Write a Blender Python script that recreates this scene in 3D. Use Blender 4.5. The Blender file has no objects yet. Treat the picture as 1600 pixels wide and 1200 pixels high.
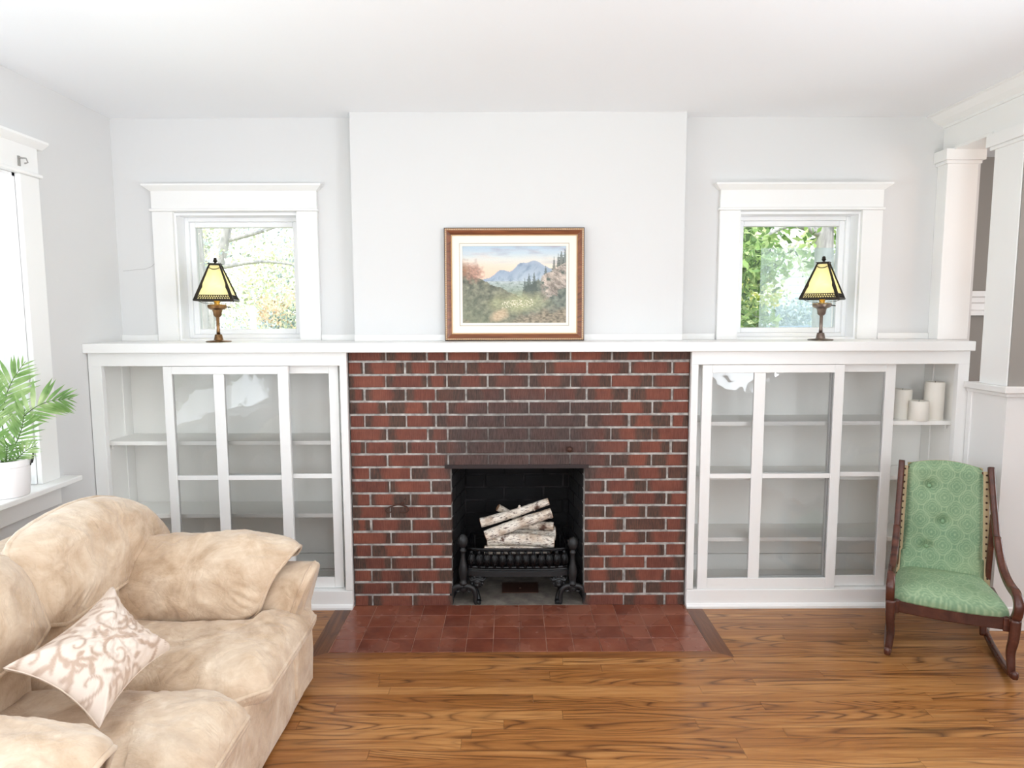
import bpy, bmesh, math, random
import numpy as np
from mathutils import Vector, Matrix, noise

random.seed(7)
scene = bpy.context.scene
COL = scene.collection
PI = math.pi


def lin(c):
    """sRGB 0-255 -> linear rgba"""
    out = []
    for v in c[:3]:
        v = v / 255.0
        out.append(v / 12.92 if v <= 0.04045 else ((v + 0.055) / 1.055) ** 2.4)
    return (out[0], out[1], out[2], 1.0)


# ------------------------------------------------------------------ camera
FPX, PITCH, YAW, ROLL = 1036.0, 0.1006, -0.0028, -0.0027
cd = bpy.data.cameras.new('camera')
cd.sensor_width = 36.0
cd.lens = 36.0 * FPX / 1600.0
cd.clip_start = 0.05
cd.clip_end = 200
cam = bpy.data.objects.new('camera', cd)
COL.objects.link(cam)
cam.matrix_world = (Matrix.Translation((0, -3.405, 1.532)) @ Matrix.Rotation(YAW, 4, 'Z')
                    @ Matrix.Rotation(PI / 2 - PITCH, 4, 'X') @ Matrix.Rotation(ROLL, 4, 'Z'))
scene.camera = cam

# ------------------------------------------------------------------ view transform, world, lights
scene.view_settings.view_transform = 'Standard'
scene.view_settings.look = 'None'
scene.view_settings.gamma = 1.0
scene.view_settings.use_curve_mapping = False
scene.view_settings.exposure = 0.10
scene.cycles.use_denoising = True
scene.cycles.max_bounces = 8
scene.cycles.diffuse_bounces = 5
scene.cycles.glossy_bounces = 3
scene.cycles.transparent_max_bounces = 16
scene.cycles.sample_clamp_indirect = 6.0
scene.cycles.caustics_reflective = False
scene.cycles.caustics_refractive = False

world = bpy.data.worlds.new('world')
scene.world = world
world.use_nodes = True
wn = world.node_tree
bg = wn.nodes['Background']
tc = wn.nodes.new('ShaderNodeTexCoord')
sep = wn.nodes.new('ShaderNodeSeparateXYZ')
rmp = wn.nodes.new('ShaderNodeValToRGB')
wn.links.new(tc.outputs['Generated'], sep.inputs[0])
wn.links.new(sep.outputs['Z'], rmp.inputs['Fac'])
rmp.color_ramp.elements[0].position = 0.0
rmp.color_ramp.elements[0].color = (0.95, 0.97, 1.0, 1)
rmp.color_ramp.elements[1].position = 0.8
rmp.color_ramp.elements[1].color = (0.80, 0.89, 1.0, 1)
wn.links.new(rmp.outputs['Color'], bg.inputs['Color'])
bg.inputs['Strength'].default_value = 2.6

sun = bpy.data.lights.new('sun', 'SUN')
sun.energy = 3.5
sun.angle = 0.02
sun.color = (1.0, 0.96, 0.88)
so = bpy.data.objects.new('sun', sun)
COL.objects.link(so)
so.rotation_euler = (math.radians(40), 0, math.radians(-14))   # high over the street behind the house, shines on the garden


def area(name, loc, rot, sx, sy, power, color=(1, 1, 1)):
    l = bpy.data.lights.new(name, 'AREA')
    l.shape = 'RECTANGLE'
    l.size, l.size_y = sx, sy
    l.energy = power
    l.color = color
    o = bpy.data.objects.new(name, l)
    COL.objects.link(o)
    o.location = loc
    o.rotation_euler = rot
    return o


# daylight through the windows behind the photographer and the left window
area('rear_window_daylight', (-1.15, -5.3, 1.55), (math.radians(108), 0, 0), 1.7, 1.5, 14, (0.90, 0.95, 1.0))
area('rear_window_daylight', (1.15, -5.3, 1.55), (math.radians(108), 0, 0), 1.7, 1.5, 14, (0.90, 0.95, 1.0))
area('left_window_daylight', (-2.42, -1.45, 1.47), (math.radians(112), 0, math.radians(-90)), 2.0, 1.35, 31, (0.87, 0.935, 1.0))
area('added_right_fill', (2.48, -3.5, 1.55), (math.radians(112), 0, math.radians(90)), 1.5, 1.5, 74, (0.87, 0.935, 1.0))  # added fill from the right for the left wall, no window known there
# added fill: one panel in the next room, two bodiless uplights for the ceiling
area('added_hall_fill', (5.33, -0.9, 1.45), (math.radians(88), 0, math.radians(90)), 1.3, 1.4, 36, (0.88, 0.94, 1.0))  # invented daylight from the next room, lifts the left wall
area('added_uplight', (1.95, -1.95, 1.1), (math.radians(180), 0, 0), 0.35, 0.35, 15, (0.86, 0.93, 1.0))
area('added_uplight', (-1.85, -2.45, 1.3), (math.radians(180), 0, 0), 0.35, 0.35, 27, (0.86, 0.93, 1.0))


def point(name, loc, power, color, radius=0.05):
    l = bpy.data.lights.new(name, 'POINT')
    l.energy = power
    l.color = color
    l.shadow_soft_size = radius
    o = bpy.data.objects.new(name, l)
    COL.objects.link(o)
    o.location = loc
    return o


# fill light added in this room; ceiling lamp of the room beyond the columns
point('added_room_fill', (0.0, -2.4, 1.95), 6, (0.94, 0.97, 1.0), 0.2)
point('next_room_lamp_light', (3.45, -0.72, 2.2), 12, (1.0, 0.62, 0.42), 0.12)

# ------------------------------------------------------------------ material kit
class M:
    def __init__(self, name, rgb=(200, 200, 200), rough=0.5, metal=0.0, spec=0.5):
        self.m = bpy.data.materials.new(name)
        self.m.use_nodes = True
        self.t = self.m.node_tree
        self.b = self.t.nodes['Principled BSDF']
        self.b.inputs['Base Color'].default_value = lin(rgb)
        self.b.inputs['Roughness'].default_value = rough
        self.b.inputs['Metallic'].default_value = metal
        self.b.inputs['Specular IOR Level'].default_value = spec

    def n(self, kind, **kw):
        nd = self.t.nodes.new('ShaderNode' + kind)
        for k, v in kw.items():
            if k in nd.inputs.keys():
                nd.inputs[k].default_value = v
            else:
                setattr(nd, k, v)
        return nd

    def l(self, a, b):
        self.t.links.new(a, b)

    def coord(self, kind='Object', scale=(1, 1, 1), offset_random=False, rot=(0, 0, 0)):
        if kind == 'World':
            src = self.n('NewGeometry').outputs['Position']
        else:
            src = self.n('TexCoord').outputs[kind]
        if offset_random:
            oi = self.n('ObjectInfo')
            mu = self.n('VectorMath', operation='MULTIPLY')
            mu.inputs[1].default_value = (17.3, 31.7, 53.1)
            cx = self.n('CombineXYZ')
            for i in range(3):
                self.l(oi.outputs['Random'], cx.inputs[i])
            self.l(cx.outputs[0], mu.inputs[0])
            ad = self.n('VectorMath', operation='ADD')
            self.l(src, ad.inputs[0])
            self.l(mu.outputs[0], ad.inputs[1])
            src = ad.outputs[0]
        mp = self.n('Mapping')
        mp.inputs['Scale'].default_value = scale
        mp.inputs['Rotation'].default_value = rot
        self.l(src, mp.inputs['Vector'])
        return mp.outputs['Vector']

    def noise(self, vec, scale=5, detail=4, rough=0.55, dist=0.0):
        nd = self.n('TexNoise', Scale=scale, Detail=detail, Roughness=rough, Distortion=dist)
        self.l(vec, nd.inputs['Vector'])
        return nd.outputs['Fac']

    def ramp(self, fac, stops):
        r = self.n('ValToRGB')
        e = r.color_ramp.elements
        while len(e) < len(stops):
            e.new(0.5)
        for i, (p, c) in enumerate(stops):
            e[i].position = p
            e[i].color = lin(c) if len(c) == 3 else c
        self.l(fac, r.inputs['Fac'])
        return r.outputs['Color']

    def mix(self, fac, a, b, mode='MIX'):
        x = self.n('Mix', data_type='RGBA', blend_type=mode)
        for sock, v in ((x.inputs[0], fac), (x.inputs[6], a), (x.inputs[7], b)):
            if hasattr(v, 'is_linked'):
                self.l(v, sock)
            else:
                sock.default_value = v
        return x.outputs[2]

    def math(self, op, a, b=0.0, clamp=False):
        x = self.n('Math', operation=op, use_clamp=clamp)
        for i, v in enumerate((a, b)):
            if hasattr(v, 'is_linked'):
                self.l(v, x.inputs[i])
            else:
                x.inputs[i].default_value = v
        return x.outputs[0]

    def color(self, sock):
        self.l(sock, self.b.inputs['Base Color'])
        return self

    def roughness(self, sock):
        self.l(sock, self.b.inputs['Roughness'])
        return self

    def bump(self, sock, strength=0.3, dist=0.01):
        bp = self.n('Bump', Strength=strength, Distance=dist)
        self.l(sock, bp.inputs['Height'])
        self.l(bp.outputs['Normal'], self.b.inputs['Normal'])
        return self


def simple(name, rgb, rough=0.5, metal=0.0, bump=None, spec=0.5):
    m = M(name, rgb, rough, metal, spec)
    if bump:
        m.bump(m.noise(m.coord('World'), bump[0], 3), bump[1], 0.004)
    return m.m


MT = {}
MT['wall'] = simple('wall_paint', (219, 219, 218), 0.75, bump=(9, 0.15))
MT['ceiling'] = simple('ceiling_paint', (243, 245, 247), 0.85, bump=(3, 0.15))
MT['trim'] = simple('white_trim_paint', (240, 240, 238), 0.38, bump=(20, 0.06))
MT['shelf'] = simple('cream_shelf_paint', (249, 248, 244), 0.45, bump=(20, 0.08))
MT['gray'] = simple('grey_wall_paint', (150, 146, 140), 0.8)
MT['graytrim'] = simple('grey_trim_paint', (150, 148, 144), 0.5)
MT['sash'] = simple('white_vinyl', (246, 247, 248), 0.3)
MT['black'] = simple('black_iron', (40, 40, 41), 0.45, 0.4, bump=(90, 0.3))
MT['blackgloss'] = simple('black_enamel_iron', (24, 24, 25), 0.3, 0.5, bump=(120, 0.4))
MT['rust'] = simple('rusty_iron', (78, 52, 42), 0.6, 0.5, bump=(150, 0.4))
MT['steel'] = simple('sooty_steel', (52, 44, 44), 0.5, 0.5)
MT['ceramic'] = simple('white_ceramic', (242, 240, 240), 0.35)
MT['leather'] = simple('black_leather', (38, 36, 36), 0.5)
MT['soil'] = simple('potting_soil', (60, 48, 38), 0.95, bump=(80, 0.8))
MT['wax'] = simple('ivory_wax', (238, 234, 224), 0.5)
MT['wick'] = simple('wick', (70, 60, 50), 0.9)
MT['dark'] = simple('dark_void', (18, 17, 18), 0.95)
MT['under'] = simple('subfloor', (52, 30, 16), 0.9)
MT['roof'] = simple('roofing', (120, 116, 112), 0.9)

m = M('mortar', (150, 146, 140), 0.9)
v = m.coord('World')
sp = m.n('SeparateXYZ')
m.l(m.n('NewGeometry').outputs['Position'], sp.inputs[0])
ax = m.math('MULTIPLY', m.math('ABSOLUTE', m.math('SUBTRACT', sp.outputs['X'], 0.06)), 1.9)
az = m.math('MULTIPLY', m.math('ABSOLUTE', m.math('SUBTRACT', sp.outputs['Z'], 0.80)), 3.0)
soot = m.math('SUBTRACT', 1.05, m.math('POWER', m.math('ADD', m.math('POWER', ax, 2.2), m.math('POWER', az, 2.0)), 0.5))
soot = m.math('MULTIPLY', m.math('ADD', soot, m.math('MULTIPLY', m.math('SUBTRACT', m.noise(v, 7, 4), 0.5), 0.6)), 1.6, True)
mcol = m.ramp(m.noise(v, 26, 5), [(0.3, (120, 116, 112)), (0.5, (168, 164, 159)), (0.72, (204, 201, 196))])
m.color(m.mix(m.math('MULTIPLY', soot, 0.75), mcol, lin((70, 62, 58)))).bump(m.noise(v, 120, 4), 0.6, 0.006)
MT['mortar'] = m.m

# brick: flashed ends, wire-cut vertical combing, soot stain around the fire opening
m = M('brick', (150, 60, 45), 0.78)
gen = m.n('TexCoord').outputs['Generated']
sx = m.n('SeparateXYZ')
m.l(gen, sx.inputs[0])
oi = m.n('ObjectInfo')
rnd = oi.outputs['Random']
wv = m.coord('World', (1, 1, 1))
comb = m.n('TexWave', wave_type='BANDS', bands_direction='X', Scale=62.0, Distortion=1.6, Detail=2.0)
comb.inputs['Detail Scale'].default_value = 0.5
m.l(wv, comb.inputs['Vector'])
fine = m.noise(m.coord('World', (1, 1, 0.12)), 210, 3)
blot = m.noise(m.coord('World', offset_random=True), 11, 3, 0.6)
red = m.ramp(m.math('ADD', m.math('MULTIPLY', rnd, 0.35), m.math('MULTIPLY', blot, 0.8)),
             [(0.2, (88, 46, 38)), (0.5, (114, 60, 47)), (0.75, (134, 74, 56)), (0.95, (106, 54, 44))])
darkc = m.ramp(blot, [(0.3, (52, 42, 38)), (0.6, (72, 58, 49)), (0.8, (64, 54, 44))])
# distance from the brick's flashed centre, shifted per brick
sh = m.math('MULTIPLY', m.math('SUBTRACT', m.math('FRACT', m.math('MULTIPLY', rnd, 7.31)), 0.5), 0.35)
cx = m.math('ABSOLUTE', m.math('ADD', m.math('SUBTRACT', sx.outputs['X'], 0.5), sh))
edge = m.math('ADD', cx, m.math('MULTIPLY', m.math('SUBTRACT', blot, 0.5), 0.35))
wid = m.math('ADD', 0.14, m.math('MULTIPLY', m.math('FRACT', m.math('MULTIPLY', rnd, 13.7)), 0.26))
fl = m.math('MULTIPLY', m.math('SUBTRACT', edge, wid), 9.0, True)
allred = m.math('GREATER_THAN', m.math('FRACT', m.math('MULTIPLY', rnd, 29.3)), 0.93)
fl = m.math('MAXIMUM', fl, m.math('MULTIPLY', allred, 0.8))
col = m.mix(fl, red, darkc)
col = m.mix(m.math('MULTIPLY', m.math('SUBTRACT', 1.0, comb.outputs['Fac']), 0.30), col, lin((48, 30, 28)))
col = m.mix(m.math('MULTIPLY', m.math('SUBTRACT', fine, 0.35), 0.7, True), col, lin((164, 106, 84)))
sp = m.n('SeparateXYZ')
m.l(m.n('NewGeometry').outputs['Position'], sp.inputs[0])
ax = m.math('MULTIPLY', m.math('ABSOLUTE', m.math('SUBTRACT', sp.outputs['X'], 0.06)), 1.75)
az = m.math('MULTIPLY', m.math('ABSOLUTE', m.math('SUBTRACT', sp.outputs['Z'], 0.84)), 2.2)
soot = m.math('SUBTRACT', 1.05, m.math('POWER', m.math('ADD', m.math('POWER', ax, 2.2), m.math('POWER', az, 2.0)), 0.5))
soot = m.math('MULTIPLY', m.math('ADD', soot, m.math('MULTIPLY', m.math('SUBTRACT', m.noise(wv, 7, 4), 0.5), 0.5)), 1.9, True)
col = m.mix(m.math('MULTIPLY', soot, 0.88), col, m.ramp(fine, [(0.3, (54, 42, 40)), (0.7, (88, 72, 68))]))
m.color(col)
m.bump(m.math('ADD', comb.outputs['Fac'], m.math('MULTIPLY', fine, 0.8)), 0.5, 0.004)
MT['brick'] = m.m

m = M('fire_brick', (40, 36, 36), 0.9)
v = m.coord('World', offset_random=True)
m.color(m.ramp(m.noise(v, 9, 4), [(0.3, (6, 6, 8)), (0.6, (12, 11, 13)), (0.85, (27, 24, 23))])).bump(m.noise(v, 60, 4), 0.5, 0.006)
MT['firebrick'] = m.m
m = M('fire_mortar', (70, 66, 66), 0.95)
m.color(m.ramp(m.noise(m.coord('World'), 5, 3), [(0.47, (9, 9, 10)), (0.68, (56, 53, 54))]))
MT['firemortar'] = m.m
m = M('ash_concrete', (112, 104, 96), 0.95)
v = m.coord('World')
m.color(m.ramp(m.noise(v, 14, 5), [(0.3, (84, 76, 70)), (0.55, (116, 108, 99)), (0.8, (142, 134, 124))])).bump(m.noise(v, 80, 4), 0.4, 0.004)
MT['ash'] = m.m

m = M('quarry_tile', (140, 62, 46), 0.42)
v = m.coord('World', offset_random=True)
rnd = m.n('ObjectInfo').outputs['Random']
f = m.math('ADD', m.math('MULTIPLY', m.noise(v, 9, 5, 0.6), 0.75), m.math('MULTIPLY', rnd, 0.28))
c = m.ramp(f, [(0.28, (98, 52, 40)), (0.5, (122, 66, 49)), (0.7, (136, 80, 60)), (0.9, (150, 98, 78))])
dust = m.noise(m.coord('World'), 4.2, 3, 0.5)
c = m.mix(m.math('MULTIPLY', m.math('SUBTRACT', dust, 0.42), 1.1, True), c, lin((166, 116, 96)))
m.color(c)
m.roughness(m.ramp(dust, [(0.35, (95, 95, 95)), (0.7, (170, 170, 170))]))
m.bump(m.noise(m.coord('World'), 40, 4), 0.15, 0.004)
MT['tile'] = m.m
m = M('tile_grout', (172, 128, 108), 0.9)
MT['grout'] = m.m


def wood(name, stops, rough=0.3, grain=(1.2, 26, 26), along='X', wavescale=1.0, spec=0.5, dark=(52, 26, 12), bumps=0.12):
    m = M(name, (120, 70, 35), rough, 0, spec)
    rot = (0, 0, PI / 2) if along == 'Y' else ((0, PI / 2, 0) if along == 'Z' else (0, 0, 0))
    base = m.coord('World', (1, 1, 1), True, rot)
    mp = m.n('Mapping')
    mp.inputs['Scale'].default_value = grain
    m.l(base, mp.inputs['Vector'])
    n1 = m.noise(mp.outputs[0], 1.6, 5, 0.6, 0.6)
    rnd = m.n('ObjectInfo').outputs['Random']
    f = m.math('ADD', m.math('MULTIPLY', n1, 0.72), m.math('MULTIPLY', rnd, 0.17))
    c = m.ramp(f, stops)
    mp2 = m.n('Mapping')
    mp2.inputs['Scale'].default_value = (0.9 * wavescale, 8.5 * wavescale, 8.5 * wavescale)
    m.l(base, mp2.inputs['Vector'])
    field = m.noise(mp2.outputs[0], 1.0, 1.4, 0.45, 0.25)
    rings = m.math('ABSOLUTE', m.math('SINE', m.math('MULTIPLY', field, 58.0)))
    line = m.math('POWER', m.math('SUBTRACT', 1.0, rings), 1.7)
    fadein = m.math('MULTIPLY', m.math('SUBTRACT', m.noise(mp2.outputs[0], 0.7, 2, 0.5), 0.34), 4.2, True)
    pores = m.noise(m.coord('World', (3, 90, 90) if along == 'X' else ((90, 3, 90) if along == 'Y' else (90, 90, 3)), True), 3, 3, 0.6)
    c = m.mix(m.math('MULTIPLY', m.math('MULTIPLY', line, fadein), 0.9), c, lin(dark))
    c = m.mix(m.math('MULTIPLY', m.math('SUBTRACT', pores, 0.53), 1.7, True), c, lin(dark))
    m.color(c)
    m.bump(m.math('ADD', pores, line), bumps, 0.0015)
    return m.m


MT['oak'] = wood('oak_floor', [(0.2, (124, 76, 36)), (0.4, (160, 106, 56)), (0.58, (186, 134, 80)), (0.8, (212, 168, 116))], 0.3, dark=(78, 42, 20))
MT['oakfar'] = wood('oak_floor_beyond', [(0.25, (100, 54, 24)), (0.5, (136, 80, 38)), (0.8, (170, 112, 62))], 0.3)
MT['oakdark'] = wood('oak_border', [(0.25, (70, 38, 20)), (0.45, (98, 58, 32)), (0.7, (128, 80, 46))], 0.35, along='Y')
MT['oakfront'] = wood('oak_border_front', [(0.25, (100, 58, 28)), (0.45, (140, 88, 46)), (0.7, (176, 120, 70))], 0.32)
MT['mahogany'] = wood('mahogany', [(0.2, (62, 34, 26)), (0.5, (88, 48, 36)), (0.8, (116, 70, 52))], 0.26, (14, 14, 3), 'Z', 0.25, dark=(48, 26, 20), bumps=0.03)
MT['frame'] = wood('bronzed_wood', [(0.2, (104, 58, 34)), (0.5, (138, 82, 50)), (0.8, (176, 118, 78))], 0.35, (3, 30, 30), 'X', 0.8, dark=(80, 42, 24), bumps=0.05)

# suede: nap rubbed lighter and darker
m = M('suede', (214, 190, 160), 0.85)
v = m.coord('World')
n1 = m.noise(v, 5.5, 5, 0.62, 0.8)
n2 = m.noise(m.coord('World', (1, 1, 1)), 26, 4, 0.6)
c = m.ramp(m.math('ADD', m.math('MULTIPLY', n1, 0.8), m.math('MULTIPLY', n2, 0.2)),
           [(0.32, (172, 145, 116)), (0.45, (197, 172, 145)), (0.56, (212, 191, 166)), (0.70, (230, 214, 194))])
m.color(c)
wr = m.noise(m.coord('World', (1.0, 1.0, 1.0)), 9, 3, 0.5, 1.4)
ridge = m.math('POWER', m.math('SUBTRACT', 1.0, m.math('ABSOLUTE', m.math('MULTIPLY', m.math('SUBTRACT', m.noise(m.coord('World', (1, 1.6, 1)), 6.5, 2.5, 0.5, 1.8), 0.5), 5.0)), True), 4.0)
m.bump(m.math('ADD', m.math('SUBTRACT', m.math('MULTIPLY', wr, 1.1), m.math('MULTIPLY', ridge, 0.10)), m.math('MULTIPLY', n2, 0.20)), 0.45, 0.02)
m.b.inputs['Sheen Weight'].default_value = 0.25
m.b.inputs['Sheen Roughness'].default_value = 0.5
MT['suede'] = m.m


def attr_mat(name, rough, spec=0.5, bump=None, coat=0.0):
    m = M(name, (200, 200, 200), rough, 0, spec)
    a = m.n('VertexColor', layer_name='Col')
    m.color(a.outputs['Color'])
    if bump:
        m.bump(m.noise(m.coord('Object'), bump[0], 3), bump[1], 0.003)
    m.b.inputs['Coat Weight'].default_value = coat
    return m.m


MT['jacquardedge'] = simple('jacquard_edge', (214, 196, 180), 0.5)
MT['jacquard'] = attr_mat('jacquard_satin', 0.42, 0.5, (120, 0.15))
MT['damask'] = attr_mat('green_damask', 0.7, 0.4, (220, 0.25))
MT['print'] = attr_mat('landscape_print', 0.4, 0.4)
MT['welt'] = simple('brown_gimp_tape', (188, 168, 132), 0.8)
MT['tack'] = simple('bronze_tack', (70, 46, 34), 0.35, 0.7)
MT['button'] = simple('green_button_cloth', (136, 170, 132), 0.7)
MT['matboard'] = simple('cream_mat_board', (244, 236, 224), 0.8)
MT['bevel'] = simple('mat_bevel_shade', (186, 172, 152), 0.8)  # tan darkened to draw the shadow line along the bevel
MT['gilt'] = simple('gilt_lip', (196, 158, 108), 0.35, 0.5)
MT['bead'] = simple('beaded_edge', (206, 176, 150), 0.45, 0.2)
MT['framedark'] = simple('dark_frame_edge', (70, 52, 46), 0.5)

m = M('aged_brass', (124, 92, 58), 0.32, 0.85)
m.color(m.ramp(m.noise(m.coord('Object'), 30, 4), [(0.3, (92, 66, 42)), (0.6, (140, 106, 70)), (0.8, (166, 132, 92))]))
MT['brass'] = m.m
m = M('grey_bronze', (128, 116, 108), 0.34, 0.7)
m.color(m.ramp(m.noise(m.coord('Object'), 30, 4), [(0.3, (92, 74, 66)), (0.6, (132, 118, 108)), (0.8, (160, 148, 140))]))
MT['bronze'] = m.m
MT['filigree'] = simple('black_filigree', (44, 38, 30), 0.5, 0.5)
MT['socket'] = simple('brass_socket', (206, 160, 74), 0.3, 0.8)

m = M('birch_bark', (230, 222, 210), 0.8)
v = m.coord('Object', offset_random=True)
base = m.ramp(m.noise(v, 16, 5), [(0.35, (196, 176, 156)), (0.5, (232, 222, 208)), (0.7, (246, 240, 230))])
lent = m.noise(m.coord('Object', (18, 90, 90), True), 2.2, 3, 0.6)
c = m.mix(m.math('MULTIPLY', m.math('SUBTRACT', lent, 0.535), 9.0, True), base, lin((92, 70, 58)))
patch = m.noise(v, 11, 4, 0.65)
c = m.mix(m.math('MULTIPLY', m.math('SUBTRACT', patch, 0.565), 10.0, True), c, lin((88, 62, 50)))
m.color(c).bump(lent, 0.4, 0.004)
MT['birch'] = m.m
m = M('log_end', (176, 138, 104), 0.85)
m.color(m.ramp(m.noise(m.coord('Object'), 60, 4), [(0.3, (130, 92, 66)), (0.7, (198, 160, 124))]))
MT['logend'] = m.m


def leafmat(name, stops, transl=0.35, rough=0.45):
    m = M(name, stops[1][1], rough)
    c = m.ramp(m.noise(m.coord('World'), 9, 3), stops)
    m.color(c)
    tr = m.n('BsdfTranslucent')
    m.l(c, tr.inputs['Color'])
    mx = m.n('MixShader')
    mx.inputs[0].default_value = transl
    m.l(m.b.outputs[0], mx.inputs[1])
    m.l(tr.outputs[0], mx.inputs[2])
    m.l(mx.outputs[0], m.t.nodes['Material Output'].inputs['Surface'])
    return m.m


MT['palm'] = leafmat('palm_leaf', [(0.3, (84, 122, 58)), (0.5, (128, 164, 94)), (0.72, (196, 214, 160))], 0.3)
MT['palmstem'] = simple('palm_stem', (76, 104, 48), 0.5)


def glassmat(name, tint=(1, 1, 1, 1), wav=0.0, refl=1.0, veil=0.0):
    m = M(name)
    t = m.t
    tr = m.n('BsdfTransparent')
    tr.inputs['Color'].default_value = tint
    gl = m.n('BsdfGlossy')
    gl.inputs['Roughness'].default_value = 0.02
    fr = m.n('Fresnel', IOR=1.5)
    fac = m.math('MULTIPLY', fr.outputs[0], refl, True)
    if wav:
        bp = m.n('Bump', Strength=wav, Distance=0.02)
        m.l(m.noise(m.coord('World'), 7, 2), bp.inputs['Height'])
        m.l(bp.outputs[0], gl.inputs['Normal'])
    mx = m.n('MixShader')
    m.l(fac, mx.inputs[0])
    m.l(tr.outputs[0], mx.inputs[1])
    m.l(gl.outputs[0], mx.inputs[2])
    out = mx.outputs[0]
    if veil:
        df = m.n('BsdfTranslucent')
        df.inputs['Color'].default_value = (0.9, 0.95, 1, 1)
        m2 = m.n('MixShader')
        m2.inputs[0].default_value = veil
        m.l(out, m2.inputs[1])
        m.l(df.outputs[0], m2.inputs[2])
        out = m2.outputs[0]
    m.l(out, t.nodes['Material Output'].inputs['Surface'])
    t.nodes.remove(m.b)
    return m.m


MT['glass'] = glassmat('clear_pane', (0.995, 0.998, 0.997, 1), 0.12, 0.8)
MT['winglass'] = glassmat('window_pane', (0.98, 0.99, 1, 1), 0.0, 0.8)
MT['screen'] = glassmat('insect_screen', (0.93, 0.96, 1.0, 1), 0.0, 0.1, 0.22)

m = M('amber_shade_glass', (250, 244, 205), 0.4)
tr = m.n('BsdfTranslucent')
c = m.ramp(m.noise(m.coord('Object'), 12, 3, 0.5, 1.0), [(0.3, (248, 242, 200)), (0.7, (253, 250, 222))])
m.color(c)
m.l(c, tr.inputs['Color'])
mx = m.n('MixShader')
mx.inputs[0].default_value = 0.6
m.l(m.b.outputs[0], mx.inputs[1])
m.l(tr.outputs[0], mx.inputs[2])
m.l(mx.outputs[0], m.t.nodes['Material Output'].inputs['Surface'])
MT['amber'] = m.m
m = M('lit_bulb', (255, 240, 200))
m.b.inputs['Emission Color'].default_value = (1.0, 0.85, 0.55, 1)
m.b.inputs['Emission Strength'].default_value = 9
MT['bulb'] = m.m

# ------------------------------------------------------------------ geometry kit
def tag(o, label=None, cat=None, group=None, kind=None):
    if label: o['label'] = label
    if cat: o['category'] = cat
    if group: o['group'] = group
    if kind: o['kind'] = kind
    return o


def thing(name, loc, label, cat, group=None, rotz=0.0, kind=None):
    o = bpy.data.objects.new(name, None)
    COL.objects.link(o)
    o.empty_display_size = 0.1
    o.location = loc
    o.rotation_euler = (0, 0, rotz)
    return tag(o, label, cat, group, kind)


def origin(o):
    v = Vector((0, 0, 0))
    while o is not None:
        v += o.location
        o = o.parent
    return v


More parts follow.
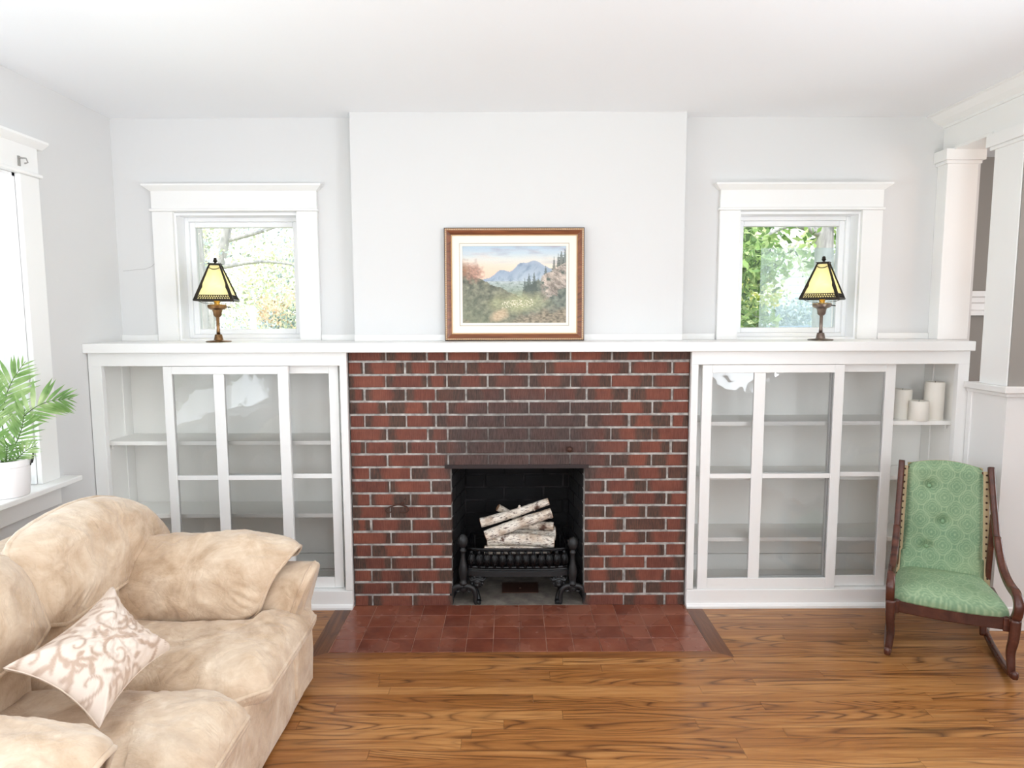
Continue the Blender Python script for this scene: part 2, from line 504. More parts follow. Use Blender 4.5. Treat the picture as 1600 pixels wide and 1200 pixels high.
class MB:
    """collects vertices and faces of one mesh"""
    def __init__(self):
        self.v, self.f, self.c = [], [], None

    def add(self, vs, fs):
        n = len(self.v)
        self.v += [tuple(p) for p in vs]
        self.f += [tuple(i + n for i in f) for f in fs]
        return self

    def box(self, x0, x1, y0, y1, z0, z1):
        vs = [(x, y, z) for z in (z0, z1) for y in (y0, y1) for x in (x0, x1)]
        return self.add(vs, [(0, 2, 3, 1), (4, 5, 7, 6), (0, 1, 5, 4), (2, 6, 7, 3), (0, 4, 6, 2), (1, 3, 7, 5)])

    def prism(self, prof, axis, a, b):
        """profile of 2D points extruded along an axis; profile axes are the two others in order"""
        n = len(prof)
        vs = []
        for t in (a, b):
            for p, q in prof:
                vs.append({'X': (t, p, q), 'Y': (p, t, q), 'Z': (p, q, t)}[axis])
        fs = [tuple(range(n - 1, -1, -1)), tuple(range(n, 2 * n))]
        fs += [(i, (i + 1) % n, n + (i + 1) % n, n + i) for i in range(n)]
        return self.add(vs, fs)

    def lathe(self, prof, c=(0, 0, 0), seg=20, axis='Z', cap=True):
        vs, fs = [], []
        for r, h in prof:
            for k in range(seg):
                a = 2 * PI * k / seg
                p = (r * math.cos(a), r * math.sin(a), h)
                if axis == 'Y': p = (p[0], p[2], p[1])
                if axis == 'X': p = (p[2], p[0], p[1])
                vs.append((c[0] + p[0], c[1] + p[1], c[2] + p[2]))
        for j in range(len(prof) - 1):
            for k in range(seg):
                k2 = (k + 1) % seg
                fs.append((j * seg + k, j * seg + k2, (j + 1) * seg + k2, (j + 1) * seg + k))
        if cap:
            fs.append(tuple(range(seg - 1, -1, -1)))
            fs.append(tuple((len(prof) - 1) * seg + k for k in range(seg)))
        return self.add(vs, fs)

    def tube(self, pts, rad, seg=8, closed=False, flat=1.0, up=None):
        pts = [Vector(p) for p in pts]
        n = len(pts)
        rads = rad if isinstance(rad, (list, tuple)) else [rad] * n
        vs, fs = [], []
        prev = None
        for i, p in enumerate(pts):
            a = pts[(i - 1) % n] if (closed or i > 0) else p
            b = pts[(i + 1) % n] if (closed or i < n - 1) else p
            t = (b - a).normalized()
            if prev is None:
                ref = Vector(up) if up else (Vector((0, 0, 1)) if abs(t.z) < 0.9 else Vector((1, 0, 0)))
            else:
                ref = prev
            u = (ref - t * ref.dot(t))
            u = u.normalized() if u.length > 1e-6 else t.orthogonal().normalized()
            prev = u
            w = t.cross(u)
            for k in range(seg):
                ang = 2 * PI * k / seg
                vs.append(p + (u * math.cos(ang) * flat + w * math.sin(ang)) * rads[i])
        m_ = n if closed else n - 1
        for i in range(m_):
            j = (i + 1) % n
            for k in range(seg):
                k2 = (k + 1) % seg
                fs.append((i * seg + k, i * seg + k2, j * seg + k2, j * seg + k))
        if not closed:
            fs.append(tuple(range(seg - 1, -1, -1)))
            fs.append(tuple((n - 1) * seg + k for k in range(seg)))
        return self.add(vs, fs)

    def grid(self, fn, nu, nv, closeu=False):
        vs = [fn(i / (nu if closeu else nu - 1), j / (nv - 1)) for j in range(nv) for i in range(nu)]
        fs = []
        for j in range(nv - 1):
            for i in range(nu if closeu else nu - 1):
                i2 = (i + 1) % nu
                fs.append((j * nu + i, j * nu + i2, (j + 1) * nu + i2, (j + 1) * nu + i))
        return self.add(vs, fs)

    def ball(self, c, r, seg=16, rings=10, sq=(1, 1, 1)):
        def fn(u, v):
            a, b = 2 * PI * u, PI * (v - 0.5)
            return (c[0] + r * sq[0] * math.cos(a) * math.cos(b), c[1] + r * sq[1] * math.sin(a) * math.cos(b), c[2] + r * sq[2] * math.sin(b))
        return self.grid(fn, seg, rings, True)

    def obj(self, name, mat, parent=None, smooth=False, bevel=0.0, local=False, colors=None, auto=None):
        me = bpy.data.meshes.new(name)
        vs = self.v
        if parent is not None:
            off = Vector((0, 0, 0)) if local else origin(parent)
        else:
            a = np.array(vs)
            lo, hi = a.min(0), a.max(0)
            off = Vector(((lo[0] + hi[0]) / 2, (lo[1] + hi[1]) / 2, lo[2]))
        me.from_pydata([(p[0] - off.x, p[1] - off.y, p[2] - off.z) for p in vs], [], self.f)
        me.update()
        bm = bmesh.new()
        bm.from_mesh(me)
        bmesh.ops.recalc_face_normals(bm, faces=bm.faces)
        bm.to_mesh(me)
        bm.free()
        if colors is not None:
            ca = me.color_attributes.new('Col', 'FLOAT_COLOR', 'POINT')
            arr = np.ones((len(vs), 4), dtype=np.float32)
            arr[:, :3] = np.array(colors, dtype=np.float32)[:, :3]
            ca.data.foreach_set('color', arr.ravel())
        me.materials.append(mat)
        o = bpy.data.objects.new(name, me)
        COL.objects.link(o)
        if parent is not None:
            o.parent = parent
        else:
            o.location = off
        if smooth:
            me.polygons.foreach_set('use_smooth', [True] * len(me.polygons))
            if auto:
                me.set_sharp_from_angle(angle=math.radians(auto))
        if bevel:
            b = o.modifiers.new('edge', 'BEVEL')
            b.width = bevel
            b.segments = 2
            b.limit_method = 'ANGLE'
        return o


def structure(o, label=None, cat=None):
    return tag(o, label, cat, None, 'structure')


def piece(name, mesh, loc, parent, scale=(1, 1, 1), rot=(0, 0, 0)):
    """one of many alike pieces sharing a mesh; loc in world"""
    o = bpy.data.objects.new(name, mesh)
    COL.objects.link(o)
    o.parent = parent
    off = origin(parent)
    o.location = (loc[0] - off.x, loc[1] - off.y, loc[2] - off.z)
    o.scale = scale
    o.rotation_euler = rot
    return o


def resample(pts, n, closed=True, smooth=2):
    pts = [tuple(map(float, p)) for p in pts]
    for _ in range(smooth):                     # Chaikin corner cutting
        q = []
        L = len(pts)
        for i in range(L if closed else L - 1):
            a, b = pts[i], pts[(i + 1) % L]
            q.append(tuple(x * 0.75 + y * 0.25 for x, y in zip(a, b)))
            q.append(tuple(x * 0.25 + y * 0.75 for x, y in zip(a, b)))
        pts = q if closed else [pts[0]] + q + [pts[-1]]
    P = np.array(pts + ([pts[0]] if closed else []))
    d = np.r_[0, np.cumsum(np.linalg.norm(np.diff(P, axis=0), axis=1))]
    t = np.linspace(0, d[-1], n, endpoint=not closed)
    return np.stack([np.interp(t, d, P[:, k]) for k in range(P.shape[1])], 1)


def fbm(x, y, z=0.0, o=4):
    s, a, f = 0.0, 0.5, 1.0
    for _ in range(o):
        s += a * noise.noise(Vector((x * f, y * f, z * f)))
        a *= 0.5
        f *= 2.03
    return s


def cushion(outline, centre, mapper, tf, tb, n=120, rings=22, pw=3.0, q=0.6, wr=0.004, pleat=0.0, smooth=2, seed=0.0):
    """a stuffed cushion: two domed faces meeting at a seam; returns (MB, seam points)"""
    ol = resample(outline, n, True, smooth)
    c = np.array(centre, float)
    mb = MB()
    vs, fs = [], []
    def vert(p, r, side, ang):
        t = max(0.0, 1 - r ** pw) ** q
        w = fbm(p[0] * 9 + seed, p[1] * 9, side * 3.0 + seed, 3) * wr * 2.2 * t
        if pleat:
            w += pleat * math.sin(ang * 43 + 5 * fbm(ang * 3, seed, 0, 2)) * max(0.0, r - 0.6) * (1 - r) * 8 * max(0, fbm(ang * 2, 4.0 + seed, 0, 2) + 0.1) * 4
        return mapper(p[0], p[1], side * t * (tf if side > 0 else tb) + w)
    rr = [1 - (1 - k / rings) ** 1.6 for k in range(1, rings + 1)]
    idx = {}
    for side in (1, -1):
        vs.append(vert(c, 0.0, side, 0.0))
        idx[(side, 0)] = len(vs) - 1
        for k, r in enumerate(rr):
            if k == rings - 1 and side == -1:
                idx[(side, k + 1)] = idx[(1, k + 1)]
                continue
            idx[(side, k + 1)] = len(vs)
            for i in range(n):
                p = c + (ol[i] - c) * r
                vs.append(vert(p, r, side, 2 * PI * i / n))
        for i in range(n):
            j = (i + 1) % n
            a = idx[(side, 1)]
            fs.append((idx[(side, 0)], a + i, a + j))
            for k in range(1, rings):
                a, b = idx[(side, k)], idx[(side, k + 1)]
                fs.append((a + i, b + i, b + j, a + j))
    mb.add(vs, fs)
    seam = [mapper(p[0], p[1], 0.0) for p in ol]
    return mb, seam

# ================================================================== the setting
XL, XR, YB, YC, ZC = -2.15, 2.35, 0.29, 0.19, 2.60      # left wall, beam face, back wall, chimney front, ceiling
ZM = 1.405                                              # mantel top
WL = (-1.83, -1.155)                                    # the two small windows
WR = (1.253, 1.92)
ZW0, ZW1 = 1.405, 2.10

mb = MB()
mb.box(-2.5, 5.3, -5.4, -2.2, -0.1, 0.0)
fl = structure(MB().box(-2.5, 5.3, -2.2, 1.4, -0.1, -0.016).add(mb.v, mb.f).obj('floor', MT['under']), 'oak strip floor of the living room', 'floor')
fl.data.materials.append(MT['oakfar'])
for i, p in enumerate(fl.data.polygons):
    if i >= 6:
        p.material_index = 1

pb = MB().box(-0.5, 0.5, -0.5, 0.5, -0.5, 0.5)
me_plank = pb.obj('plank', MT['oak'], fl, local=True).data
bpy.data.objects.remove(fl.children[0])


def planks(x0, x1, y0, y1, w, rng):
    y = y1
    while y > y0 + 1e-6:
        ya = max(y - w, y0)
        x = x0 - rng.uniform(0, 0.7)
        while x < x1:
            ln = rng.uniform(0.7, 1.7)
            a, b = max(x, x0), min(x + ln, x1)
            if b - a > 0.01:
                piece('plank', me_plank, ((a + b) / 2, (y + ya) / 2, -0.008), fl,
                      (b - a - 0.0012, y - ya - 0.0012, 0.016 + rng.uniform(-0.0006, 0.0006)))
            x += ln
        y = ya


rng = random.Random(3)
planks(-2.15, 2.6, -2.2, -0.552, 0.0575, rng)
planks(-2.15, -0.925, -0.552, 0.0, 0.0575, rng)
planks(1.008, 2.6, -0.552, 0.0, 0.0575, rng)
fb = MB().box(2.6, 5.3, -2.2, 1.4, -0.016, 0.0).obj('floor_strip', MT['oakfar'], fl)

mb = MB()
for x0, x1 in ((-2.35, WL[0]), (WL[1], -0.36), (0.44, WR[0]), (WR[1], 2.56)):
    mb.box(x0, x1, YB, YB + 0.2, 0, 2.66)
for x0, x1 in (WL, WR):
    mb.box(x0, x1, YB, YB + 0.2, 0, ZW0 - 0.005)
    mb.box(x0, x1, YB, YB + 0.2, ZW1, 2.66)
mb.box(-0.36, 0.44, YB, YB + 0.2, 0.86, 2.66)
wb = structure(mb.obj('wall_back', MT['wall']), 'white plaster back wall with two small windows', 'wall')
crack = MB().tube([(-2.125, YB, 1.79), (-2.09, YB, 1.792), (-2.05, YB, 1.797), (-2.0, YB, 1.80), (-1.965, YB, 1.815), (-1.95, YB, 1.83)], 0.0008, 5)
crack.obj('plaster_crack', MT['graytrim'], wb)
structure(MB().box(-0.838, 0.931, YC, YB, ZM, 2.66).obj('wall_chimney', MT['wall']), 'white plaster chimney breast above the mantel', 'wall')

# left wall with its wide window
LY0, LY1, LZ0, LZ1 = -2.42, -0.445, 0.785, 2.16
mb = MB()
mb.box(-2.35, XL, LY1, 0.5, 0, 2.66).box(-2.35, XL, -5.4, LY0, 0, 2.66)
mb.box(-2.35, XL, LY0, LY1, 0, LZ0 - 0.03).box(-2.35, XL, LY0, LY1, LZ1, 2.66)
structure(mb.obj('wall_left', MT['wall']), 'white plaster wall on the left with the wide window', 'wall')

# rear wall with two windows (behind the photographer)
mb = MB()
for x0, x1 in ((-2.35, -2.0), (-0.3, 0.3), (2.0, 2.5)):
    mb.box(x0, x1, -5.4, -5.2, 0, 2.66)
for x0, x1 in ((-2.0, -0.3), (0.3, 2.0)):
    mb.box(x0, x1, -5.4, -5.2, 0, 0.8).box(x0, x1, -5.4, -5.2, 2.3, 2.66)
structure(mb.obj('wall_rear', MT['wall']), 'white plaster wall behind the viewer', 'wall')
structure(MB().box(XR, XR + 0.15, -2.75, -1.6, 0, 2.66).box(XR, XR + 0.15, -5.4, -4.25, 0, 2.66).box(XR, XR + 0.15, -4.25, -2.75, 0, 0.8).box(XR, XR + 0.15, -4.25, -2.75, 2.3, 2.66).obj('wall_right', MT['wall']), 'white plaster wall right of the viewer', 'wall')  # opening added for the fill light from the right

# ceiling: old hand-trowelled plaster, slightly wavy
def cf(u, v):
    x, y = -2.4 + 7.7 * u, -5.45 + 6.9 * v
    return (x, y, ZC + 0.012 * fbm(x * 0.9, y * 0.9, 3.0, 3))
mb = MB().grid(cf, 90, 80)
ce = structure(mb.obj('ceiling', MT['ceiling'], smooth=True), 'white wavy plaster ceiling', 'ceiling')
structure(MB().box(-2.5, 5.4, -5.5, 1.5, 2.66, 2.78).obj('roof', MT['roof']), 'roof slab over the rooms', 'roof')

# room beyond the columns
structure(MB().box(2.5, 5.3, 1.2, 1.35, 0, 2.66).obj('wall_far', MT['gray']), 'grey wall of the next room', 'wall')
structure(MB().box(2.5, 2.56, YB + 0.2, 1.2, 0, 2.66).obj('wall_far_left', MT['gray']), 'grey return wall of the next room', 'wall')
structure(MB().box(5.2, 5.3, -1.9, -1.6, 0, 2.66).box(5.2, 5.3, -0.2, 1.2, 0, 2.66).box(5.2, 5.3, -1.6, -0.2, 0, 0.7).box(5.2, 5.3, -1.6, -0.2, 2.2, 2.66).obj('wall_far_right', MT['gray']), 'grey end wall of the next room', 'wall')  # opening added to go with the next-room fill light
structure(MB().box(2.5, 5.3, -1.9, -1.8, 0, 2.66).obj('wall_far_front', MT['gray']), 'grey front wall of the next room', 'wall')
prof = [(1.2, 1.535), (1.165, 1.535), (1.165, 1.565), (1.182, 1.575), (1.182, 1.615), (1.17, 1.625), (1.17, 1.655), (1.155, 1.665), (1.155, 1.70), (1.2, 1.70)]
structure(MB().prism(prof, 'X', 2.56, 5.2).obj('trim_1', MT['trim']), 'white moulded wainscot rail on the grey wall', 'trim')

# beam, crown moulding, columns, half wall
structure(MB().box(XR, XR + 0.18, -1.6, YB, 2.405, 2.66).obj('beam', MT['trim']), 'white boxed beam between the two rooms', 'beam')
prof = [(XR, 2.535), (XR - 0.012, 2.535), (XR - 0.012, 2.548), (XR - 0.03, 2.556), (XR - 0.048, 2.566), (XR - 0.064, 2.580), (XR - 0.078, 2.594), (XR - 0.098, 2.596), (XR - 0.098, 2.63), (XR, 2.63)]
structure(MB().prism(prof, 'Y', -5.2, YB).obj('trim_2', MT['trim']), 'white crown moulding along the boxed beam', 'trim')
prof = [(XR, 2.405), (XR - 0.01, 2.405), (XR - 0.01, 2.418), (XR, 2.424)]
structure(MB().prism(prof, 'Y', -0.09, 0.185).obj('trim_3', MT['trim']), 'white bead under the boxed beam', 'trim')


def column(x0, x1, y0, y1, z0, z1, label, gray=False):
    r = thing('column', ((x0 + x1) / 2, (y0 + y1) / 2, z0), label, 'column', None, 0, 'structure')
    MB().box(x0, x1, y0, y1, z0, z1).obj('shaft', MT['trim'], r, bevel=0.003)
    c = MB()
    yb = y1 + (0.0 if not gray else 0.02)
    c.box(x0 - 0.012, x1 + 0.012, y0 - 0.012, min(yb, YB), z1 - 0.075, z1 - 0.058)
    c.box(x0 - 0.024, x1 + 0.024, y0 - 0.024, min(yb + (0.012 if gray else 0), YB), z1 - 0.058, z1)
    c.obj('capital', MT['trim'], r, bevel=0.003)
    if gray:
        MB().box(x0 + 0.004, x1 - 0.004, y0 - 0.006, y0 + 0.001, z0, z1 - 0.08).obj('grey_sheet', MT['gray'], r)  # thin grey sheet added over the white shaft's front face
    return r


column(2.325, 2.49, 0.205, YB, ZM, 2.41, 'white square half column against the back wall standing on the mantel end')
column(XR, XR + 0.18, -0.29, -0.105, 1.2, 2.405, 'white square column standing on the half wall', True)
hw = thing('wall_partition', (2.44, -0.17, 0), 'white half wall with a moulded cap beside the bookcase', 'wall', None, 0, 'structure')
MB().box(2.347, 2.55, -0.302, 0.29, 0, 1.165).obj('wainscot_panel', MT['trim'], hw)
MB().box(2.318, 2.58, -0.33, -0.04, 1.168, 1.2).obj('cap', MT['trim'], hw, bevel=0.004)
MB().box(2.333, 2.56, -0.316, -0.04, 1.150, 1.168).obj('cap_moulding', MT['trim'], hw, bevel=0.003)
MB().box(2.336, 2.56, -0.313, -0.04, 0, 0.115).obj('base_strip', MT['trim'], hw, bevel=0.003)
MB().box(2.340, 2.35, -0.07, -0.04, 0.115, 1.15).obj('edge_board', MT['trim'], hw, bevel=0.002)

# wall base strip running along the mantel
mb = MB()
for x0, x1, y in ((XL, -1.945, YB), (-1.045, -0.838, YB), (-0.838, 0.931, YC), (0.931, 1.135, YB), (2.04, 2.325, YB)):
    mb.box(x0, x1, y - 0.012, y, ZM, ZM + 0.034)
structure(mb.obj('trim_4', MT['trim'], bevel=0.003), 'white strip along the foot of the wall above the mantel', 'trim')


# small windows above the bookcases
def small_window(name, x0, x1, mirror, label):
    r = thing(name, ((x0 + x1) / 2, YB, ZW0), label, 'window', None, 0, 'structure')
    yf = YB - 0.024
    MB().box(x0 - 0.11, x0 + 0.002, yf, YB, ZW0, ZW1 + 0.006).obj('side_casing', MT['trim'], r, bevel=0.003)
    MB().box(x1 - 0.002, x1 + 0.11, yf, YB, ZW0, ZW1 + 0.006).obj('side_casing', MT['trim'], r, bevel=0.003)
    MB().box(x0 - 0.118, x1 + 0.118, yf - 0.012, YB, ZW1 + 0.006, ZW1 + 0.02).obj('fillet', MT['trim'], r, bevel=0.004)
    MB().box(x0 - 0.11, x1 + 0.11, yf, YB, ZW1 + 0.02, 2.218).obj('head_casing', MT['trim'], r, bevel=0.002)
    cp = MB()
    lo, hi = (x0 - 0.112, x1 + 0.112), (x0 - 0.142, x1 + 0.142)
    cp.add([(lo[0], yf - 0.002, 2.214), (lo[1], yf - 0.002, 2.214), (lo[1], YB, 2.214), (lo[0], YB, 2.214),
            (hi[0], yf - 0.034, 2.238), (hi[1], yf - 0.034, 2.238), (hi[1], YB, 2.238), (hi[0], YB, 2.238),
            (hi[0], yf - 0.034, 2.247), (hi[1], yf - 0.034, 2.247), (hi[1], YB, 2.247), (hi[0], YB, 2.247)],
           [(3, 2, 1, 0), (0, 1, 5, 4), (1, 2, 6, 5), (2, 3, 7, 6), (3, 0, 4, 7), (4, 5, 9, 8), (5, 6, 10, 9), (6, 7, 11, 10), (7, 4, 8, 11), (8, 9, 10, 11)])
    cp.obj('cap_moulding', MT['trim'], r)
    # jamb lining
    j = MB()
    j.box(x0, x0 + 0.012, YB - 0.003, YB + 0.2, ZW0, ZW1).box(x1 - 0.012, x1, YB - 0.003, YB + 0.2, ZW0, ZW1)
    j.box(x0 + 0.012, x1 - 0.012, YB - 0.003, YB + 0.2, ZW1 - 0.012, ZW1).box(x0 + 0.012, x1 - 0.012, YB - 0.003, YB + 0.2, ZW0 - 0.004, ZW0 + 0.012)
    j.obj('jamb', MT['sash'], r)
    # outer frame then the sash
    f = MB()
    a0, a1, b0, b1 = x0 + 0.012, x1 - 0.012, ZW0 + 0.012, ZW1 - 0.012
    w = 0.022
    f.box(a0, a0 + w, 0.375, 0.44, b0, b1).box(a1 - w, a1, 0.375, 0.44, b0, b1).box(a0 + w, a1 - w, 0.375, 0.44, b1 - w, b1).box(a0 + w, a1 - w, 0.375, 0.44, b0, b0 + w)
    f.obj('window_frame', MT['sash'], r, bevel=0.003)
    s = MB()
    c0, c1, d0, d1 = a0 + w, a1 - w, b0 + w, b1 - w
    w2 = 0.03
    s.box(c0, c0 + w2, 0.39, 0.43, d0, d1).box(c1 - w2, c1, 0.39, 0.43, d0, d1).box(c0 + w2, c1 - w2, 0.39, 0.43, d1 - w2, d1).box(c0 + w2, c1 - w2, 0.39, 0.43, d0, d0 + w2)
    so_ = s.obj('sash', MT['sash'], r, bevel=0.004)
    MB().box(c0 + w2, c1 - w2, 0.408, 0.412, d0 + w2, d1 - w2).obj('pane', MT['winglass'], so_)
    if mirror:
        MB().box(c0 + w2 + 0.12, c1 - w2, 0.436, 0.437, d0 + w2, d1 - w2 - 0.115).obj('insect_screen', MT['screen'], so_)
    return r


small_window('window_1', WL[0], WL[1], False, 'small square window above the left bookcase')
small_window('window_2', WR[0], WR[1], True, 'small square window above the right bookcase')

# wide left window
r = thing('window_3', (XL, -1.4, LZ0), 'wide white window in the left wall behind the sofa', 'window', None, 0, 'structure')
xf = XL + 0.024
MB().box(XL, xf, LY1, -0.325, 0.782, LZ1).obj('side_casing', MT['trim'], r, bevel=0.003)
MB().box(XL, xf, LY0 - 0.12, LY0, 0.782, LZ1).obj('side_casing', MT['trim'], r, bevel=0.003)
MB().box(XL, xf + 0.014, LY0 - 0.13, -0.315, LZ1, LZ1 + 0.016).obj('fillet', MT['trim'], r, bevel=0.004)
MB().box(XL, xf, LY0 - 0.12, -0.325, LZ1 + 0.016, 2.29).obj('head_casing', MT['trim'], r, bevel=0.002)
prof = [(XL, 2.288), (xf + 0.004, 2.288), (xf + 0.035, 2.312), (xf + 0.035, 2.322), (XL, 2.322)]
MB().prism(prof, 'Y', LY0 - 0.15, -0.295).obj('cap_moulding', MT['trim'], r)
MB().box(XL - 0.2, -2.06, LY0 - 0.15, -0.265, 0.755, 0.782).obj('window_sill', MT['trim'], r, bevel=0.005)
MB().box(XL, xf, LY0 - 0.12, -0.325, 0.66, 0.755).obj('apron', MT['trim'], r, bevel=0.003)
f = MB()
f.box(-2.33, -2.15, LY1 - 0.014, LY1 + 0.002, LZ0, LZ1).box(-2.33, -2.15, LY0 - 0.002, LY0 + 0.014, LZ0, LZ1).box(-2.33, -2.15, LY0, LY1, LZ1 - 0.014, LZ1 + 0.002)
f.obj('jamb', MT['sash'], r)
n = 3
ww = (LY1 - 0.014 - LY0 - 0.014) / n
for k in range(n):
    y0 = LY0 + 0.014 + k * ww
    s = MB()
    y1 = y0 + ww
    for w, xa, xb in ((0.05, -2.26, -2.215),):
        s.box(xa, xb, y0, y0 + w, LZ0, LZ1 - 0.014).box(xa, xb, y1 - w, y1, LZ0, LZ1 - 0.014)
        s.box(xa, xb, y0 + w, y1 - w, LZ1 - 0.014 - w, LZ1 - 0.014).box(xa, xb, y0 + w, y1 - w, LZ0, LZ0 + w)
    so_ = s.obj('sash', MT['sash'], r, bevel=0.004)
    MB().box(-2.24, -2.236, y0 + 0.05, y1 - 0.05, LZ0 + 0.05, LZ1 - 0.064).obj('pane', MT['winglass'], so_)
h = MB()
h.box(xf, xf + 0.004, -0.452, -0.438, 2.19, 2.232).tube([(xf + 0.003, -0.445, 2.225), (xf + 0.03, -0.44, 2.222), (xf + 0.034, -0.437, 2.205), (xf + 0.02, -0.437, 2.202)], 0.0035, 6)
h.obj('curtain_hook', MT['graytrim'], r)

# ================================================================== mantel, bookcases
mb = MB().prism([(-2.15, -0.07), (2.348, -0.07), (2.348, YB), (0.931, YB), (0.931, YC), (-0.838, YC), (-0.838, YB), (-2.15, YB)], 'Z', 1.356, ZM)
tag(mb.obj('mantel_shelf', MT['trim'], bevel=0.004), 'long white painted mantel shelf over the fireplace and both bookcases', 'mantel')


def bookcase(x0, x1, sl, sr, shelves, doors, label, boards):
    """x0..x1 outside, sl/sr stile widths; doors: (x0, x1, glazing column edges, y front)"""
    r = thing('bookcase', ((x0 + x1) / 2, 0.1, 0), label, 'bookcase', 'built-in bookcases beside the fireplace')
    a, b = x0 + sl, x1 - sr
    MB().box(x0, x1, -0.035, -0.004, 1.288, 1.355).obj('fascia', MT['trim'], r, bevel=0.002)
    MB().box(x0, a, -0.035, -0.004, 0.10, 1.288).obj('stile', MT['trim'], r, bevel=0.002)
    MB().box(b, x1, -0.035, -0.004, 0.10, 1.288).obj('stile', MT['trim'], r, bevel=0.002)
    p = MB().box(x0, x1, -0.037, -0.004, 0.0, 0.098)
    pl = p.obj('plinth', MT['trim'], r, bevel=0.003)
    MB().prism([(-0.037, 0), (-0.052, 0), (-0.052, 0.012), (-0.046, 0.022), (-0.037, 0.026)], 'X', x0, x1).obj('shoe_moulding', MT['trim'], pl)
    ia, ib = x0 + 0.028, x1 - 0.028
    MB().box(ia - 0.016, ia, -0.003, 0.284, 0.0, 1.352).obj('side_panel', MT['shelf'], r)
    MB().box(ib, ib + 0.016, -0.003, 0.284, 0.0, 1.352).obj('side_panel', MT['shelf'], r)
    z = 0.0
    for zb in boards + [1.352]:
        MB().box(ia, ib, 0.276, 0.286, z + 0.001, zb - 0.002).obj('back_board', MT['shelf'], r, bevel=0.001)
        z = zb
    # end boards lining the sides
    for xs, sg in ((ia, 1), (ib, -1)):
        MB().box(min(xs, xs + sg * 0.006), max(xs, xs + sg * 0.006), 0.20, 0.274, 0.09, 1.35).obj('end_board', MT['shelf'], r, bevel=0.001)
    MB().box(ia, ib, -0.003, 0.275, 0.07, 0.086).obj('bottom_board', MT['shelf'], r)
    for zs in shelves:
        MB().box(ia + 0.001, ib - 0.001, 0.034, 0.275, zs - 0.022, zs).obj('shelf', MT['shelf'], r, bevel=0.002)
        for xs in ((ia + 0.007, ia + 0.018), (ib - 0.018, ib - 0.007)):
            MB().box(xs[0], xs[1], 0.06, 0.27, zs - 0.045, zs - 0.0235).obj('shelf_cleat', MT['shelf'], r)
    MB().box(a, b, -0.004, 0.03, 0.086, 0.097).obj('track', MT['trim'], r)
    for dx0, dx1, cols, yf in doors:
        d = MB()
        z0, z1 = 0.099, 1.286
        gz0, gz1, m0, m1 = 0.157, 1.245, 0.693, 0.718
        y0, y1 = yf, yf + 0.024
        d.box(dx0, cols[0][0], y0, y1, z0, z1).box(cols[-1][1], dx1, y0, y1, z0, z1)
        d.box(cols[0][0], cols[-1][1], y0, y1, z0, gz0).box(cols[0][0], cols[-1][1], y0, y1, gz1, z1)
        d.box(cols[0][1], cols[1][0], y0 + 0.003, y1 - 0.003, gz0, gz1)
        for c in cols:
            d.box(c[0], c[1], y0 + 0.004, y1 - 0.004, m0, m1)
        do = d.obj('sliding_door', MT['trim'], r, bevel=0.002)
        for c in cols:
            for q0, q1 in ((gz0, m0), (m1, gz1)):
                MB().box(c[0] + 0.0005, c[1] - 0.0005, yf + 0.010, yf + 0.013, q0 + 0.0005, q1 - 0.0005).obj('pane', MT['glass'], do)
    return r


bookcase(-2.146, -0.833, 0.066, 0.036, [0.888, 0.496],
         [(-1.772, -1.134, ((-1.727, -1.518), (-1.463, -1.188)), -0.029),
          (-1.528, -0.888, ((-1.478, -1.200), (-1.146, -0.936)), 0.003)],
         'white built-in bookcase with sliding glass doors left of the brick fireplace', [0.098, 0.192])
bookcase(0.926, 2.346, 0.036, 0.056, [0.983, 0.691, 0.357],
         [(0.985, 1.712, ((1.036, 1.252), (1.310, 1.662)), -0.029),
          (1.266, 1.994, ((1.316, 1.660), (1.722, 1.942)), 0.003)],
         'white built-in bookcase with sliding glass doors right of the brick fireplace', [0.18])

# ================================================================== fireplace
XF = lambda px: -0.83 + (px - 549.0) * (1.757 / 524.5)
OX0, OX1, OZ = XF(703.5), XF(913), 0.755
fp = thing('fireplace', (0.045, 0.1, 0), 'red and brown brick fireplace with a square blackened opening', 'fireplace')
mb = MB()
mb.box(-0.832, OX0 - 0.0, 0.0045, 0.19, 0, 1.355).box(OX1, 0.925, 0.0045, 0.19, 0, 1.355).box(OX0, OX1, 0.0045, 0.19, OZ + 0.012, 1.355)
mb.obj('mortar_bed', MT['mortar'], fp)
brick_meshes = {}


def brick_mesh(ln, ht, dp, mat, key):
    k = (round(ln, 2), round(ht, 3), key)
    if k not in brick_meshes:
        o = MB().box(-ln / 2, ln / 2, -dp / 2, dp / 2, -ht / 2, ht / 2).obj('brick', mat, fp, local=True)
        bm = bmesh.new()
        bm.from_mesh(o.data)
        bmesh.ops.bevel(bm, geom=list(bm.edges), offset=0.0025, segments=1, affect='EDGES')
        bm.to_mesh(o.data)
        bm.free()
        brick_meshes[k] = (o.data, k[0])
        bpy.data.objects.remove(o)
    return brick_meshes[k]


